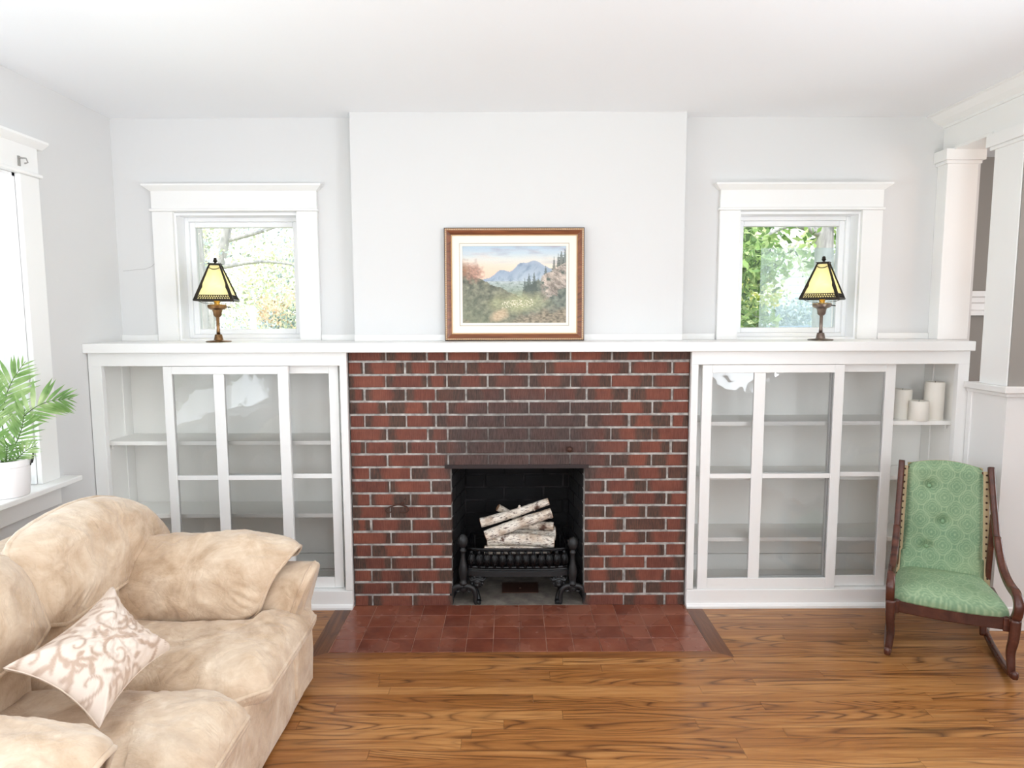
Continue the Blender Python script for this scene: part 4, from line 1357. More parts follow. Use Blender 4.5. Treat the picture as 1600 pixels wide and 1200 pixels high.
def paint(u, v):
    """u right, v down, both 0..1: pale evening sky, blue mountains, wooded slopes, a bright meadow and a rocky bank"""
    n = lambda s, k=0.0, o=4: fbm(u * s * 1.33 + k, v * s + k * 1.7, k, o)
    # sky
    c = mixc(L3(176, 196, 212), L3(206, 216, 218), v / 0.16)
    c = mixc(c, L3(238, 222, 200), (v - 0.10) / 0.2)
    c = mixc(c, L3(240, 206, 182), (v - 0.26 + 0.1 * (1 - u)) / 0.16 if u < 0.6 else 0)
    cl = fbm(u * 4.0 + 2, v * 15, 1.0, 4)
    c = mixc(c, L3(168, 166, 180), max(0, cl + 0.25 * (u - .5) - 0.02) * 2.4 * max(0, 1 - v / 0.32))
    c = mixc(c, L3(236, 206, 190), max(0, fbm(u * 3 + 9, v * 18, 2.0, 3) - 0.02) * 2.0 * max(0, 1 - abs(v - .14) / .1) * (0.3 + u))
    # far mountains
    ridge = 0.43 - 0.21 * math.exp(-((u - 0.69) / 0.10) ** 2) - 0.12 * math.exp(-((u - 0.38) / 0.085) ** 2) - 0.17 * math.exp(-((u - 0.55) / 0.08) ** 2) - 0.12 * math.exp(-((u - .85) / .12) ** 2) + 0.018 * fbm(u * 24, 3, 0, 3)
    if v > ridge:
        t = (v - ridge) / 0.24
        m_ = mixc(L3(150, 166, 186), L3(186, 198, 206), t)
        m_ = mixc(m_, L3(118, 138, 160), max(0, fbm(u * 16 + v * 9, v * 8 - u * 6, 3.0, 4)) * 1.7)
        m_ = mixc(m_, L3(228, 226, 226), max(0, 0.05 - (v - ridge)) * 10 * (0.4 if u > .6 else 0.1))
        c = m_
    # valley floor
    if v > 0.455 + 0.012 * fbm(u * 20, 5, 0, 3):
        c = mixc(L3(186, 196, 196), L3(150, 162, 146), (v - 0.455) / 0.14)
        c = mixc(c, L3(108, 124, 112), max(0, fbm(u * 22, v * 46, 4.0, 4) + .06) * 2.0)
    # left wooded slope
    edge = 0.30 + 0.62 * max(0, u) ** 0.9 + 0.05 * fbm(u * 14, 1.5, 0, 4)
    dark = L3(92, 96, 84)
    lite = L3(150, 150, 128)
    if v > edge:
        t = n(15, 5.0, 5)
        c = mixc(dark, lite, 0.42 + t * 1.5)
        c = mixc(c, L3(70, 72, 64), max(0, fbm(u * 40, v * 40, 6.0, 3)) * 1.2)
        c = mixc(c, L3(126, 132, 106), (v - edge - .2) * 1.4)
    # autumn tree on the left
    d = math.hypot((u - 0.10) * 1.0, (v - 0.34) * 0.85)
    tr_ = 0.125 - d + 0.09 * fbm(u * 26, v * 26, 7.0, 4)
    if tr_ > 0 and u < .22:
        c = mixc(c, mixc(L3(196, 146, 126), L3(120, 96, 86), 0.5 + 1.4 * fbm(u * 50, v * 50, 8.0, 3)), min(1, tr_ * 14) * .85)
    d = math.hypot((u + 0.01) * 1.0, (v - 0.30) * 0.75)
    tr_ = 0.10 - d + 0.07 * fbm(u * 26, v * 26, 9.0, 4)
    if tr_ > 0:
        c = mixc(c, mixc(L3(120, 112, 88), L3(172, 120, 92), 0.5 + 1.2 * fbm(u * 50, v * 50, 8.0, 3)), min(1, tr_ * 14) * .9)
    # right slope with firs and rock
    edge = 0.56 - 0.62 * max(0, u - 0.60) ** 0.75 + 0.10 * fbm(u * 30, 2.5, 0, 4)
    if u > 0.58 and v > edge:
        c = mixc(L3(84, 92, 86), L3(136, 142, 128), 0.45 + 1.6 * n(18, 10.0, 5))
    for cxx, top, w in ((0.64, .36, .05), (0.69, .33, .035), (0.60, .42, .03), (0.95, .06, .05), (0.88, .14, .03), (0.92, .10, .03), (0.80, .26, .04), (.985, .03, .035)):
        if top < v < top + 0.28:
            hw_ = w * (v - top) / 0.22 * (0.75 + 0.5 * abs(math.sin(v * 90)))
            if abs(u - cxx) < hw_ * (0.8 + .4 * fbm(u * 60, v * 60, 1, 2)):
                c = mixc(c, L3(86, 96, 90), 0.8)
    bank = (v - 0.36 + 0.75 * (u - 0.80)) / 0.30          # slanting rock face, broken into ledges
    inside = (u - 0.73) * 9 + 0.8 * n(9, 12.0, 4)
    if inside > 0 and 0 < bank < 1.15 + .4 * n(7, 2.0, 3):
        s = fbm(u * 15 - v * 13, v * 9 + u * 7, 13.0, 4)
        crack_ = abs(fbm(u * 22 - v * 16, v * 16, 14.0, 3))
        rc = mixc(L3(212, 196, 182), L3(132, 122, 112), 0.25 + 1.5 * s + 0.5 * bank)
        rc = mixc(rc, L3(92, 88, 80), max(0, .07 - crack_) * 11)
        cover = max(0, fbm(u * 12, v * 12, 15.5, 4) - .05) * 6
        c = mixc(c, rc, min(1, inside * 2) * (1 - min(1, cover)))
    # meadow
    md = 1.0 - math.hypot((u - 0.55) / 0.36, (v - 0.74) / 0.17) + 0.45 * n(6, 14.0, 4)
    if md > 0:
        c = mixc(c, mixc(L3(192, 190, 150), L3(146, 150, 112), 0.45 + 1.5 * fbm(u * 34, v * 60, 15.0, 4)), min(1, md * 1.3) * .9)
    # grazing flock
    fx = fbm(u * 70, v * 90, 21.0, 2)
    if abs(u - 0.53) < 0.15 and abs(v - 0.745 + 0.10 * (u - .53)) < 0.045 and fx > 0.12:
        c = L3(238, 228, 206)
    # foreground bank
    fg = v - (0.86 + 0.10 * math.sin(u * 4.2 + 0.7)) + 0.10 * n(9, 16.0, 4)
    if fg > 0:
        c = mixc(c, mixc(L3(168, 154, 132), L3(98, 92, 78), 0.45 + 1.7 * fbm(u * 30, v * 44, 17.0, 4)), min(1, fg * 9))
    pth = 1.0 - math.hypot((u - 0.36 - (v - .9) * -.5) / 0.10, (v - 0.90) / 0.10) + 0.4 * n(9, 18.0, 3)
    if pth > 0:
        c = mixc(c, mixc(L3(220, 196, 164), L3(176, 148, 118), 0.4 + fbm(u * 40, v * 60, 19.0, 3)), min(1, pth * 2) * .8)
    k = fbm(u * 90, v * 70, 20.0, 2)
    return np.clip(c * (1 + 0.32 * k * (1.0 if v > .4 else .25)), 0, 1)


NX, NY = 176, 134
x0, x1, z0, z1 = -PW + 0.093, PW - 0.093, 0.093, 2 * PH - 0.093
mb = MB().grid(lambda u, v: pt(x0 + (x1 - x0) * u, z1 + (z0 - z1) * v, -0.0155), NX, NY)
cols = [paint(i / (NX - 1), j / (NY - 1)) for j in range(NY) for i in range(NX)]
mb.obj('landscape_print', MT['print'], pc, colors=cols)

# ------------------------------------------------------------------ candles on the right bookcase's top shelf
def candle(x, y, rad, h, label):
    zs = 0.983
    mb = MB().lathe([(rad * 0.96, 0), (rad, 0.004), (rad, h - 0.006), (rad * 0.96, h), (rad * 0.85, h - 0.001), (rad * 0.4, h - 0.007), (0.002, h - 0.008)], (x, y, zs), 28)
    o = tag(mb.obj('pillar_candle', MT['wax'], None, smooth=True, auto=50), label, 'candle', 'ivory pillar candles in the bookcase')
    MB().tube([(x, y, zs + h - 0.009), (x + 0.001, y, zs + h + 0.004)], 0.0012, 5).obj('wick', MT['wick'], o)


candle(2.112, 0.135, 0.046, 0.158, 'medium ivory pillar candle left of the shortest candle')
candle(2.158, 0.062, 0.047, 0.104, 'shortest ivory pillar candle standing in front of the other two')
candle(2.252, 0.085, 0.047, 0.202, 'tallest ivory pillar candle nearest the end of the shelf')

# ------------------------------------------------------------------ potted palm on the window sill
PX, PY, PZ = -2.135, -0.64, 0.782
pp = thing('potted_palm', (PX, PY, PZ), 'green palm in a white pot with leather handles on the window sill', 'plant')
prof = [(0.070, 0.0), (0.076, 0.004), (0.082, 0.06), (0.085, 0.128), (0.089, 0.131), (0.089, 0.158), (0.082, 0.158), (0.080, 0.13), (0.070, 0.128)]
pot = MB().lathe(prof, (PX, PY, PZ), 40, cap=False)
pot.add([(PX + 0.07 * math.cos(a * PI / 20), PY + 0.07 * math.sin(a * PI / 20), PZ) for a in range(40)], [tuple(range(39, -1, -1))])
po = pot.obj('pot', MT['ceramic'], pp, smooth=True, auto=40)
MB().lathe([(0.0, 0.135), (0.04, 0.138), (0.078, 0.134)], (PX, PY, PZ), 24, cap=False).obj('soil', MT['soil'], pp, smooth=True)
for a in (math.radians(28), math.radians(208)):
    c, s = math.cos(a), math.sin(a)
    def hp(r_, t, h):
        return (PX + c * r_ - s * t, PY + s * r_ + c * t, PZ + h)
    pts = resample([hp(0.088, -0.022, 0.128), hp(0.094, -0.022, 0.155), hp(0.096, -0.014, 0.172), hp(0.096, 0.0, 0.177), hp(0.096, 0.014, 0.172), hp(0.094, 0.022, 0.155), hp(0.088, 0.022, 0.128)], 20, False, 2)
    MB().tube(pts, 0.0055, 8, flat=0.45, up=(c, s, 0)).obj('handle', MT['leather'], po, smooth=True)

# one leaflet mesh: folded, tapering blade pointing along +X
def leaflet_mesh():
    vs, fs = [], []
    n = 7
    for i in range(n + 1):
        t = i / n
        w = 0.078 * (math.sin(PI * min(1, t * 0.92 + 0.08)) ** 0.75) * (1 - t ** 5)
        z = -0.16 * t * t
        vs += [(t, -w, z + w * 0.35), (t, 0, z), (t, w, z + w * 0.35)]
        if i:
            a = (i - 1) * 3
            fs += [(a, a + 3, a + 4, a + 1), (a + 1, a + 4, a + 5, a + 2)]
    o = MB().add(vs, fs).obj('leaflet', MT['palm'], pp, smooth=True, local=True)
    me = o.data
    bpy.data.objects.remove(o)
    return me


lm = leaflet_mesh()
er, ed = Vector((0.86, 0.51, 0)), Vector((0.51, -0.86, 0))      # across the sill's view, and towards the room


def frond(path, start, ln, droop, nl=13, seed=0):
    """path: (right, up, out) offsets from the pot rim centre"""
    rng = random.Random(seed)
    base = Vector((PX, PY, PZ + 0.13))
    P = resample([tuple(base + er * a + Vector((0, 0, 1)) * b + ed * c) for a, b, c in path], 40, False, 3)
    mb = MB().tube(P, [0.0035 - 0.0023 * i / 39 for i in range(40)], 6)
    fo = mb.obj('frond', MT['palmstem'], pp, smooth=True)
    for i in range(nl):
        t = start + (1 - start) * (i + 0.3) / nl
        k = min(38, int(t * 39))
        p = Vector(P[k])
        tan = (Vector(P[k + 1]) - Vector(P[max(0, k - 1)])).normalized()
        side = tan.cross(Vector((0.5, -0.86, 0.05)) * 1.0).normalized()
        q = (t - start) / (1 - start)
        L = ln * (0.62 + 0.75 * math.sin(PI * min(1, q * 0.8 + 0.18))) * (1 - 0.35 * q ** 3)
        for sg in (-1, 1):
            d = (tan * (0.62 + 0.55 * q) + side * sg * (1.0 - 0.45 * q) + Vector((rng.uniform(-.12, .12), rng.uniform(-.12, .12), rng.uniform(-.12, .12) - droop))).normalized()
            up = Vector((0.45, -0.7, 0.55))
            y = up.cross(d).normalized()
            z = d.cross(y)
            m4 = Matrix((d, y, z)).transposed().to_4x4()
            o = bpy.data.objects.new('leaflet', lm)
            COL.objects.link(o)
            o.parent = fo
            l_ = L * rng.uniform(.88, 1.1)
            o.matrix_local = Matrix.Translation(p - origin(fo)) @ m4 @ Matrix.Diagonal((l_, l_ * 0.95, l_ * rng.uniform(.6, 1.2), 1))
    d = (Vector(P[39]) - Vector(P[37])).normalized()
    return fo


frond([(0.0, 0, 0), (0.0, .10, .01), (0.0, .22, .01), (0.03, .34, .01), (0.095, .44, .02)], 0.42, 0.095, 0.0, 12, 1)
frond([(0.01, 0, 0), (0.03, .10, .02), (0.06, .20, .03), (0.15, .27, .04), (0.255, .275, .05)], 0.50, 0.088, 0.12, 11, 2)
frond([(0.01, 0, .01), (0.02, .05, .03), (0.045, .10, .04), (0.07, .16, .05), (0.085, .245, .06)], 0.30, 0.070, 0.1, 12, 3)
frond([(-0.01, 0, 0), (-0.02, .10, .03), (-0.035, .22, .04), (-0.04, .31, .05), (-0.025, .40, .06)], 0.42, 0.085, 0.05, 11, 4)
frond([(-0.02, 0, 0), (-0.05, .08, .02), (-0.09, .16, .03), (-0.16, .20, .05), (-0.24, .20, .06)], 0.40, 0.085, 0.1, 11, 5)
frond([(0.0, 0, .02), (-0.015, .06, .04), (-0.03, .13, .06), (-0.035, .21, .08), (-0.02, .28, .09)], 0.35, 0.075, 0.05, 11, 6)
frond([(0.02, 0, .01), (0.04, .03, .03), (0.07, .06, .05), (0.09, .075, .06), (0.115, .085, .07)], 0.2, 0.050, 0.0, 9, 7)
frond([(-0.02, 0, .02), (-0.03, .04, .05), (-0.05, .08, .07), (-0.06, .12, .085), (-0.08, .13, .1)], 0.2, 0.055, 0.0, 9, 8)
frond([(0.0, 0, .03), (0.01, .04, .05), (0.015, .075, .075), (0.02, .10, .09), (0.03, .105, .11)], 0.2, 0.05, 0.0, 9, 9)

# ------------------------------------------------------------------ loveseat
SY = -1.44                                                    # its middle
sf = thing('loveseat', (-1.35, SY, 0.0), 'overstuffed beige suede loveseat under the wide left window', 'sofa')


def soft(mb, amp=0.004, sc=8.0, seed=0.0):
    mb.v = [tuple(np.array(p) + amp * np.array([fbm(p[0] * sc + seed, p[1] * sc, p[2] * sc, 3), fbm(p[0] * sc, p[1] * sc + seed + 9, p[2] * sc, 3), fbm(p[0] * sc + 5, p[1] * sc, p[2] * sc + seed, 3)])) for p in mb.v]
    return mb


def rbox(x0, x1, y0, y1, z0, z1, r, nx=24, ny=24, nz=12):
    """rounded box as one dense shell"""
    bm = bmesh.new()
    bmesh.ops.create_cube(bm, size=1.0)
    bmesh.ops.subdivide_edges(bm, edges=list(bm.edges), cuts=14, use_grid_fill=True)
    c = np.array([(x0 + x1) / 2, (y0 + y1) / 2, (z0 + z1) / 2])
    h = np.array([x1 - x0, y1 - y0, z1 - z0]) / 2
    vs = []
    bm.verts.ensure_lookup_table()
    for v in bm.verts:
        p = np.array(v.co) * 2 * h
        core = np.clip(p, -(h - r), h - r)
        d = p - core
        L = np.linalg.norm(d)
        vs.append(tuple(c + core + (d / L * r if L > 1e-9 else 0)))
    fs = [tuple(v.index for v in f.verts) for f in bm.faces]
    bm.free()
    return MB().add(vs, fs)


soft(rbox(-1.93, -0.838, SY - 0.78, SY + 0.67, 0.0, 0.30, 0.03), 0.008, 6).obj('base', MT['suede'], sf, smooth=True)
soft(rbox(-2.0, -1.74, SY - 0.74, SY + 0.66, 0.05, 0.70, 0.10), 0.006, 6, 3).obj('back_frame', MT['suede'], sf, smooth=True)
# inner backs below the loose cushions
for s in (-1, 1):
    soft(rbox(-1.80, -1.455, SY + (0.002 if s > 0 else -0.58), SY + (0.50 if s > 0 else -0.002), 0.30, 0.60, 0.075), 0.010, 7, 5 + s).obj('lumbar_pad', MT['suede'], sf, smooth=True)


def welt(seam, rad, parent, lo=None, hi=None):
    pts = seam if lo is None else seam[lo:hi]
    return MB().tube(pts, rad, 6, closed=lo is None).obj('piping', MT['suede'], parent, smooth=True)


for s in (1, -1):
    ex = 0.0 if s > 0 else 0.09
    ky = 1.0 if s > 0 else 1.18
    # seat cushion: T shaped, wraps the front of the arm
    ol = [(-0.785, SY + s * .006), (-0.783, SY + s * .30), (-0.785, SY + s * .600), (-0.80, SY + s * .622), (-0.832, SY + s * .612), (-0.862, SY + s * .540), (-0.90, SY + s * .472), (-1.2, SY + s * .470), (-1.52, SY + s * .468), (-1.545, SY + s * .44), (-1.545, SY + s * .03), (-1.52, SY + s * .006), (-1.2, SY + s * .004)]
    ol = [(x, SY + (y - SY) * ky) for x, y in ol]
    dz = 0.012 if s < 0 else 0.0
    def mp(x, y, t):
        sag = 0.012 * math.sin((x + 0.8) * 4) + 0.02 * (x < -1.3) * (-x - 1.3)
        fwd = 0.022 * max(0.0, (x + 1.0) / 0.22) * (1 - abs(t) / 0.13) if t < 0 else 0.0
        return (x + fwd * 0.4, y, 0.332 + dz + sag + t)
    mb, seam = cushion(ol, (-1.02, SY + s * .27), mp, 0.105, 0.10, 170, 30, 3.6, 0.55, 0.012, 0.008, 1, 3.0 + s)
    o = mb.obj('seat_cushion', MT['suede'], sf, smooth=True)
    welt(seam, 0.0076, o)
    # back cushion, leaning, one straight welt at its foot
    ol = [(0.012, .555), (.28, .556), (.47, .558), (.60, .575), (.70, .600), (.735, .625), (.725, .70), (.67, .785), (.54, .85), (.38, .872), (.20, .865), (.06, .845), (.0, .80), (-.012, .68)]
    ol = [(SY + s * y * ky, z) for y, z in ol]
    off = 0.0 if s > 0 else 0.02
    def mp(y, z, t):
        e = max(0.0, (abs(y - SY) / ky - 0.45) / 0.27)
        lean = -0.486 * (z - 0.55)
        if t > 0: t *= 0.30 + 0.70 * min(1.0, max(0.0, (z - 0.555) / 0.20)) ** 0.8
        return (-1.425 + off + lean + 0.90 * t + 0.035 * e * e, y, z + 0.437 * t)
    mb, seam = cushion(ol, (SY + s * .35, .70), mp, 0.105, 0.15, 180, 32, 2.6, 0.62, 0.013, 0.010, 1, 7.0 + s)
    o = mb.obj('back_cushion', MT['suede'], sf, smooth=True)
    welt(seam, 0.0084, o)
    # arm: rolled section lofted along X
    sec = [(.475, .05), (.475, .30), (.478, .42), (.492, .50), (.535, .552), (.600, .565), (.660, .545), (.695, .495), (.700, .43), (.690, .36), (.685, .25), (.685, .03)]
    S = resample(sec, 46, False, 2)
    rings = []
    for x, k in ((-1.95, 1), (-1.7, 1), (-1.45, 1), (-1.2, 1), (-1.0, 1), (-0.92, 1), (-0.87, 1), (-0.845, .992), (-0.833, .972), (-0.828, .94)):
        ring = []
        for d, z in S:
            cy, cz = .585, .30
            fl_ = 0.058 * max(0.0, (z - 0.40) / 0.16) * max(0.0, min(1.0, (x + 1.0) / 0.15))
            ring.append((x + fl_, SY + s * (ex + cy + (d - cy) * k), cz + (z - cz) * (k if z > .3 else 1)))
        rings.append(ring)
    n = len(S)
    mb = MB()
    vs = [p for r_ in rings for p in r_]
    fs = [(i * n + k, i * n + k + 1, (i + 1) * n + k + 1, (i + 1) * n + k) for i in range(len(rings) - 1) for k in range(n - 1)]
    fs += [tuple((len(rings) - 1) * n + k for k in range(n))]
    mb.add(vs, fs)
    soft(mb, 0.006, 9, 11 + s)
    o = mb.obj('arm', MT['suede'], sf, smooth=True, auto=55)
    fr_ = [(p[0] - 0.002, p[1], p[2]) for p in rings[-3][1:-4]]
    MB().tube(fr_, 0.004, 6).obj('piping', MT['suede'], o, smooth=True)
    # pillow pad draped over the arm: section path across the arm, outline along it
    path = resample([(.455, .372), (.452, .46), (.465, .545), (.505, .600), (.580, .630), (.655, .612), (.70, .555), (.712, .52)], 60, False, 2)
    nor = []
    for i in range(60):
        a, b = path[max(0, i - 1)], path[min(59, i + 1)]
        t_ = (b - a) / np.linalg.norm(b - a)
        nor.append(np.array([-t_[1], t_[0]]))
    def mp(x, h, t):
        f = min(58.999, max(0.0, h * 59))
        i = int(f)
        p = path[i] + (path[i + 1] - path[i]) * (f - i)
        nn = nor[i] + (nor[i + 1] - nor[i]) * (f - i)
        q = p + nn * t
        return (x, SY + s * (q[0] + ex), q[1])
    ol = [(-1.50, .01), (-1.30, .0), (-1.12, .005), (-1.00, .03), (-0.955, .10), (-0.935, .22), (-0.905, .36), (-0.862, .50), (-0.842, .64), (-0.855, .82), (-0.90, .95), (-1.2, 1.0), (-1.5, .98), (-1.54, .6), (-1.54, .2)]
    mb, seam = cushion(ol, (-1.2, .46), mp, 0.062, 0.012, 170, 30, 2.6, 0.55, 0.013, 0.010, 1, 13.0 + s)
    o = mb.obj('arm_pad', MT['suede'], sf, smooth=True)
    welt(seam, 0.0076, o)

# ------------------------------------------------------------------ throw pillow
A, B, C_, D_ = [np.array(p) for p in ((-1.305, -1.318, .657), (-1.305, -1.778, .637), (-1.057, -1.798, .487), (-1.089, -1.383, .480))]
nrm = np.cross(D_ - A, B - A); nrm = -nrm / np.linalg.norm(nrm)
if nrm[2] < 0: nrm = -nrm


def scrolls():
    rng = random.Random(5)
    S = []
    for (cx_, cy_, r0, dirn, a0) in ((-.62, .42, .30, 1, .4), (-.25, -.35, .34, -1, 2.2), (.15, .30, .32, 1, 3.6), (.45, -.40, .30, -1, .8), (.72, .35, .26, 1, 5.0), (-.82, -.45, .26, -1, 4.0), (.0, .82, .2, 1, 1.0), (-.45, -.85, .22, 1, 2.7), (.85, -.75, .2, -1, 1.5), (.38, .80, .18, -1, .3), (-.38, .08, .17, -1, 5.1), (.62, -.02, .16, 1, 2.0), (-.95, .02, .18, -1, .9), (.18, -.86, .18, 1, 4.4)):
        for k in range(60):
            t = k / 59
            r_ = r0 * (1 - .85 * t)
            a = a0 + dirn * t * 7.0
            S.append((cx_ + .8 * r_ * math.cos(a), (cy_ + .8 * r_ * math.sin(a) * 1.45), .026 * (1.1 - .6 * t)))
        for k in range(5):
            a = a0 + dirn * k * 1.1
            for j in range(12):
                t = j / 11
                rr = r0 * (1 + .55 * t)
                b = a - dirn * .5 * t
                S.append((cx_ + .8 * rr * math.cos(b), cy_ + .8 * rr * math.sin(b) * 1.45, .034 * math.sin(PI * (t * .8 + .15))))
    return np.array(S)


SCR = scrolls()
pcol = []
def scol(a, b):
    d = np.hypot((SCR[:, 0] - a), (SCR[:, 1] - b) / 1.45) - SCR[:, 2]
    m_ = d.min()
    t = min(1, max(0, .5 - m_ / .02))
    tone = 0.5 + 0.9 * fbm(a * 1.5, b * 1.5, 4.0, 3)
    lo = mixc(L3(178, 152, 132), L3(200, 176, 158), tone)
    return mixc(L3(228, 212, 198), lo, t)
def mp(a, b, t):
    p = (A * (1 - (a + 1) / 2) + B * (a + 1) / 2) * (1 - (b + 1) / 2) + (D_ * (1 - (a + 1) / 2) + C_ * (a + 1) / 2) * (b + 1) / 2
    pcol.append(scol(a, b))
    return tuple(p + nrm * t)
ol = []
for k in range(4):
    for i in range(10):
        t = -1 + 2 * i / 10
        e = 1 - 0.17 * (1 - t * t)
        ol.append(((t, -e), (e, t), (-t, e), (-e, -t))[k])
mb, seam = cushion(ol, (0, 0), mp, 0.072, 0.05, 176, 44, 2.4, 0.62, 0.006, 0.004, 0, 2.0)
cols = pcol[:len(mb.v)]
po = tag(mb.obj('throw_pillow', MT['jacquard'], None, smooth=True, colors=cols), 'cream satin lumbar pillow with beige scrolls lying on the loveseat', 'pillow')
MB().tube(seam, 0.0022, 5, closed=True).obj('piping', MT['jacquardedge'], po, smooth=True)

# ------------------------------------------------------------------ green rocking chair
ch = thing('rocking_chair', (1.895, -0.668, 0.0), 'small mahogany rocking chair with green damask seat and back', 'chair', None, math.radians(-26.5))
def CO(mb, name, mat, parent=ch, **k):
    return mb.obj(name, mat, parent, local=True, **k)


def bar(path, w, d, n=28, sm=2):
    """rectangular-ish rounded member along a path; w across (u), d in the bending plane"""
    P = resample(path, n, False, sm)
    mb = MB()
    vs, fs = [], []
    ws = w if callable(w) else (lambda t: w)
    ds = d if callable(d) else (lambda t: d)
    seg = 12
    for i in range(n):
        a, b = P[max(0, i - 1)], P[min(n - 1, i + 1)]
        t = Vector(b - a).normalized()
        u = Vector((1, 0, 0)); u = (u - t * u.dot(t)).normalized()
        v = t.cross(u)
        for k in range(seg):
            an = 2 * PI * (k + .5) / seg
            c, s = math.cos(an), math.sin(an)
            e = 0.55
            c, s = math.copysign(abs(c) ** e, c), math.copysign(abs(s) ** e, s)
            vs.append(Vector(P[i]) + u * c * ws(i / (n - 1)) / 2 + v * s * ds(i / (n - 1)) / 2)
    for i in range(n - 1):
        for k in range(seg):
            fs.append((i * seg + k, i * seg + (k + 1) % seg, (i + 1) * seg + (k + 1) % seg, (i + 1) * seg + k))
    fs += [tuple(range(seg - 1, -1, -1)), tuple((n - 1) * seg + k for k in range(seg))]
    return mb.add(vs, fs)


wood_ = MT['mahogany']
for s in (-1, 1):
    # rocker touching the floor at v = 0.2
    CO(bar([(s * .230, -.035, .046), (s * .226, .06, .022), (s * .218, .19, .0145), (s * .205, .34, .024), (s * .195, .50, .055), (s * .19, .60, .088)], .026, .029), 'rocker', wood_, smooth=True)
    CO(MB().ball((s * .230, -.034, .050), .0175, 12, 8, (.85, .7, 1.05)), 'rocker_tip', wood_, smooth=True)
    # cabriole front leg up to the arm block
    CO(bar([(s * .226, .0, .035), (s * .222, .004, .08), (s * .218, .01, .13), (s * .226, .0, .19), (s * .226, .0, .275)], lambda t: .028 + .012 * t, lambda t: .03 + .012 * t), 'front_leg', wood_, smooth=True)
    CO(bar([(s * .188, .385, .03), (s * .186, .392, .12), (s * .186, .385, .24), (s * .186, .37, .34)], .028, .034), 'rear_leg', wood_, smooth=True)
    # arm: scroll over the front leg sweeping up into the back post
    CO(bar([(s * .228, .012, .272), (s * .231, -.012, .31), (s * .231, -.012, .35), (s * .228, .022, .377), (s * .222, .085, .378), (s * .212, .155, .40), (s * .203, .225, .452), (s * .196, .285, .535)],
           lambda t: .036 - .006 * t, lambda t: .040 - .008 * t), 'arm', wood_, smooth=True)
    CO(bar([(s * .197, .270, .50), (s * .192, .325, .60), (s * .186, .37, .70), (s * .182, .405, .78), (s * .180, .424, .826)], .027, .034), 'back_post', wood_, smooth=True)
    CO(bar([(s * .186, .365, .30), (s * .186, .355, .40), (s * .187, .345, .5), (s * .188, .345, .62)], .024, .03), 'rear_stile', wood_, smooth=True)
    CO(MB().box(min(s * .19, s * .218), max(s * .19, s * .218), .02, .385, .208, .268), 'side_rail', wood_, bevel=.004)
CO(MB().prism([(-.207, .03), (-.1, .018), (0, .014), (.1, .018), (.207, .03), (.207, .05), (-.207, .05)], 'Z', .210, .272), 'front_rail', wood_, bevel=.006)
CO(MB().box(-.175, .175, .37, .395, .215, .268), 'rear_rail', wood_, bevel=.003)
CO(MB().box(-.172, .172, .425, .445, .765, .80), 'crest_rail', wood_, bevel=.003)

GA, GB, GC = L3(112, 146, 114), L3(160, 184, 146), L3(190, 200, 156)
def damask(u, w):
    """half-drop diamonds with scalloped rings inside"""
    p, q = u / .094, w / .112
    best = 9.0
    for ox in (0.0, 0.5):
        dx, dy = (p + ox + .5) % 1 - .5, (q + ox + .5) % 1 - .5
        an = math.atan2(dy, dx)
        dd = abs(dx) + abs(dy) - .10 * abs(dx) * abs(dy) * 8 + .022 * math.cos(8 * an)
        best = min(best, dd)
    band = lambda x, wd: max(0.0, 1 - abs(best - x) / wd)
    t = max(band(.43, .045), .85 * band(.33, .03), .9 * band(.21, .035), .9 * max(0, 1 - best / .10))
    t *= .55 + .9 * max(0, .5 + fbm(u * 80, w * 80, 1, 2))
    g = mixc(GA, GB, .20 + min(1, t) * .85 + .5 * fbm(u * 7, w * 7, 3, 3) + .30 * fbm(u * 170, w * 170, 6, 2))
    return mixc(g, GC, .5 * max(0, fbm(u * 5 + 4, w * 5, 5, 3)))


# seat: domed cushion, narrower at the back
ol = [(-.212, .03), (-.10, .012), (0, .008), (.10, .012), (.212, .03), (.216, .07), (.205, .2), (.178, .37), (.165, .385), (0, .388), (-.165, .385), (-.178, .37), (-.205, .2), (-.216, .07)]
scl = []
def mp(a, b, t):
    scl.append(damask(a, b + 2))
    fr = max(0, 1 - b / .1)
    return (a, b - .010 * fr * max(0, t) / .07, .272 + t)
mb, seam = cushion(ol, (0, .2), mp, .072, .03, 200, 56, 3.4, .45, .002, 0, 1, 1.0)
CO(mb, 'seat', MT['damask'], smooth=True, colors=scl[:len(mb.v)])
# back panel with three sunk buttons
BT = [(-.062, .718), (-.002, .556), (-.064, .432)]
def half(w): return .153 + .006 * (w < .4) + .012 * (.8 - w) / .5
def bplane(w): return .352 + .075 * max(0, (w - .28) / .52) ** 1.1
bcl = []
def bpan(i, j):
    w0 = .255 + .56 * j
    u = (2 * i - 1) * half(w0)
    crown = .026 * math.cos(PI / 2 * (2 * i - 1)) * max(0, (j - .6) / .4)
    w = w0 + crown
    e = min(1, (1 - abs(2 * i - 1)) / .16)
    bul = .020 * math.sin(PI / 2 * e) + .008 * math.cos(PI / 2 * (2 * i - 1))
    for bu, bw in BT:
        d2 = ((u - bu) ** 2 + (w - bw) ** 2)
        bul -= .020 * math.exp(-d2 / .0007) + .006 * math.exp(-d2 / .004)
    if j > .93:
        bul -= .03 * ((j - .93) / .07) ** 2
    bcl.append(damask(u, w))
    return (u, bplane(w0) - bul, w)
CO(MB().grid(bpan, 110, 170), 'backrest', MT['damask'], smooth=True, colors=bcl)
br = [o for o in ch.children if o.name.startswith('backrest')][0]
CO(MB().grid(lambda i, j: ((2 * i - 1) * half(.255 + .56 * j), bplane(.255 + .56 * j) + .012, .255 + .56 * j + .026 * math.cos(PI / 2 * (2 * i - 1)) * max(0, (j - .6) / .4)), 12, 24), 'back_lining', MT['welt'], smooth=True)
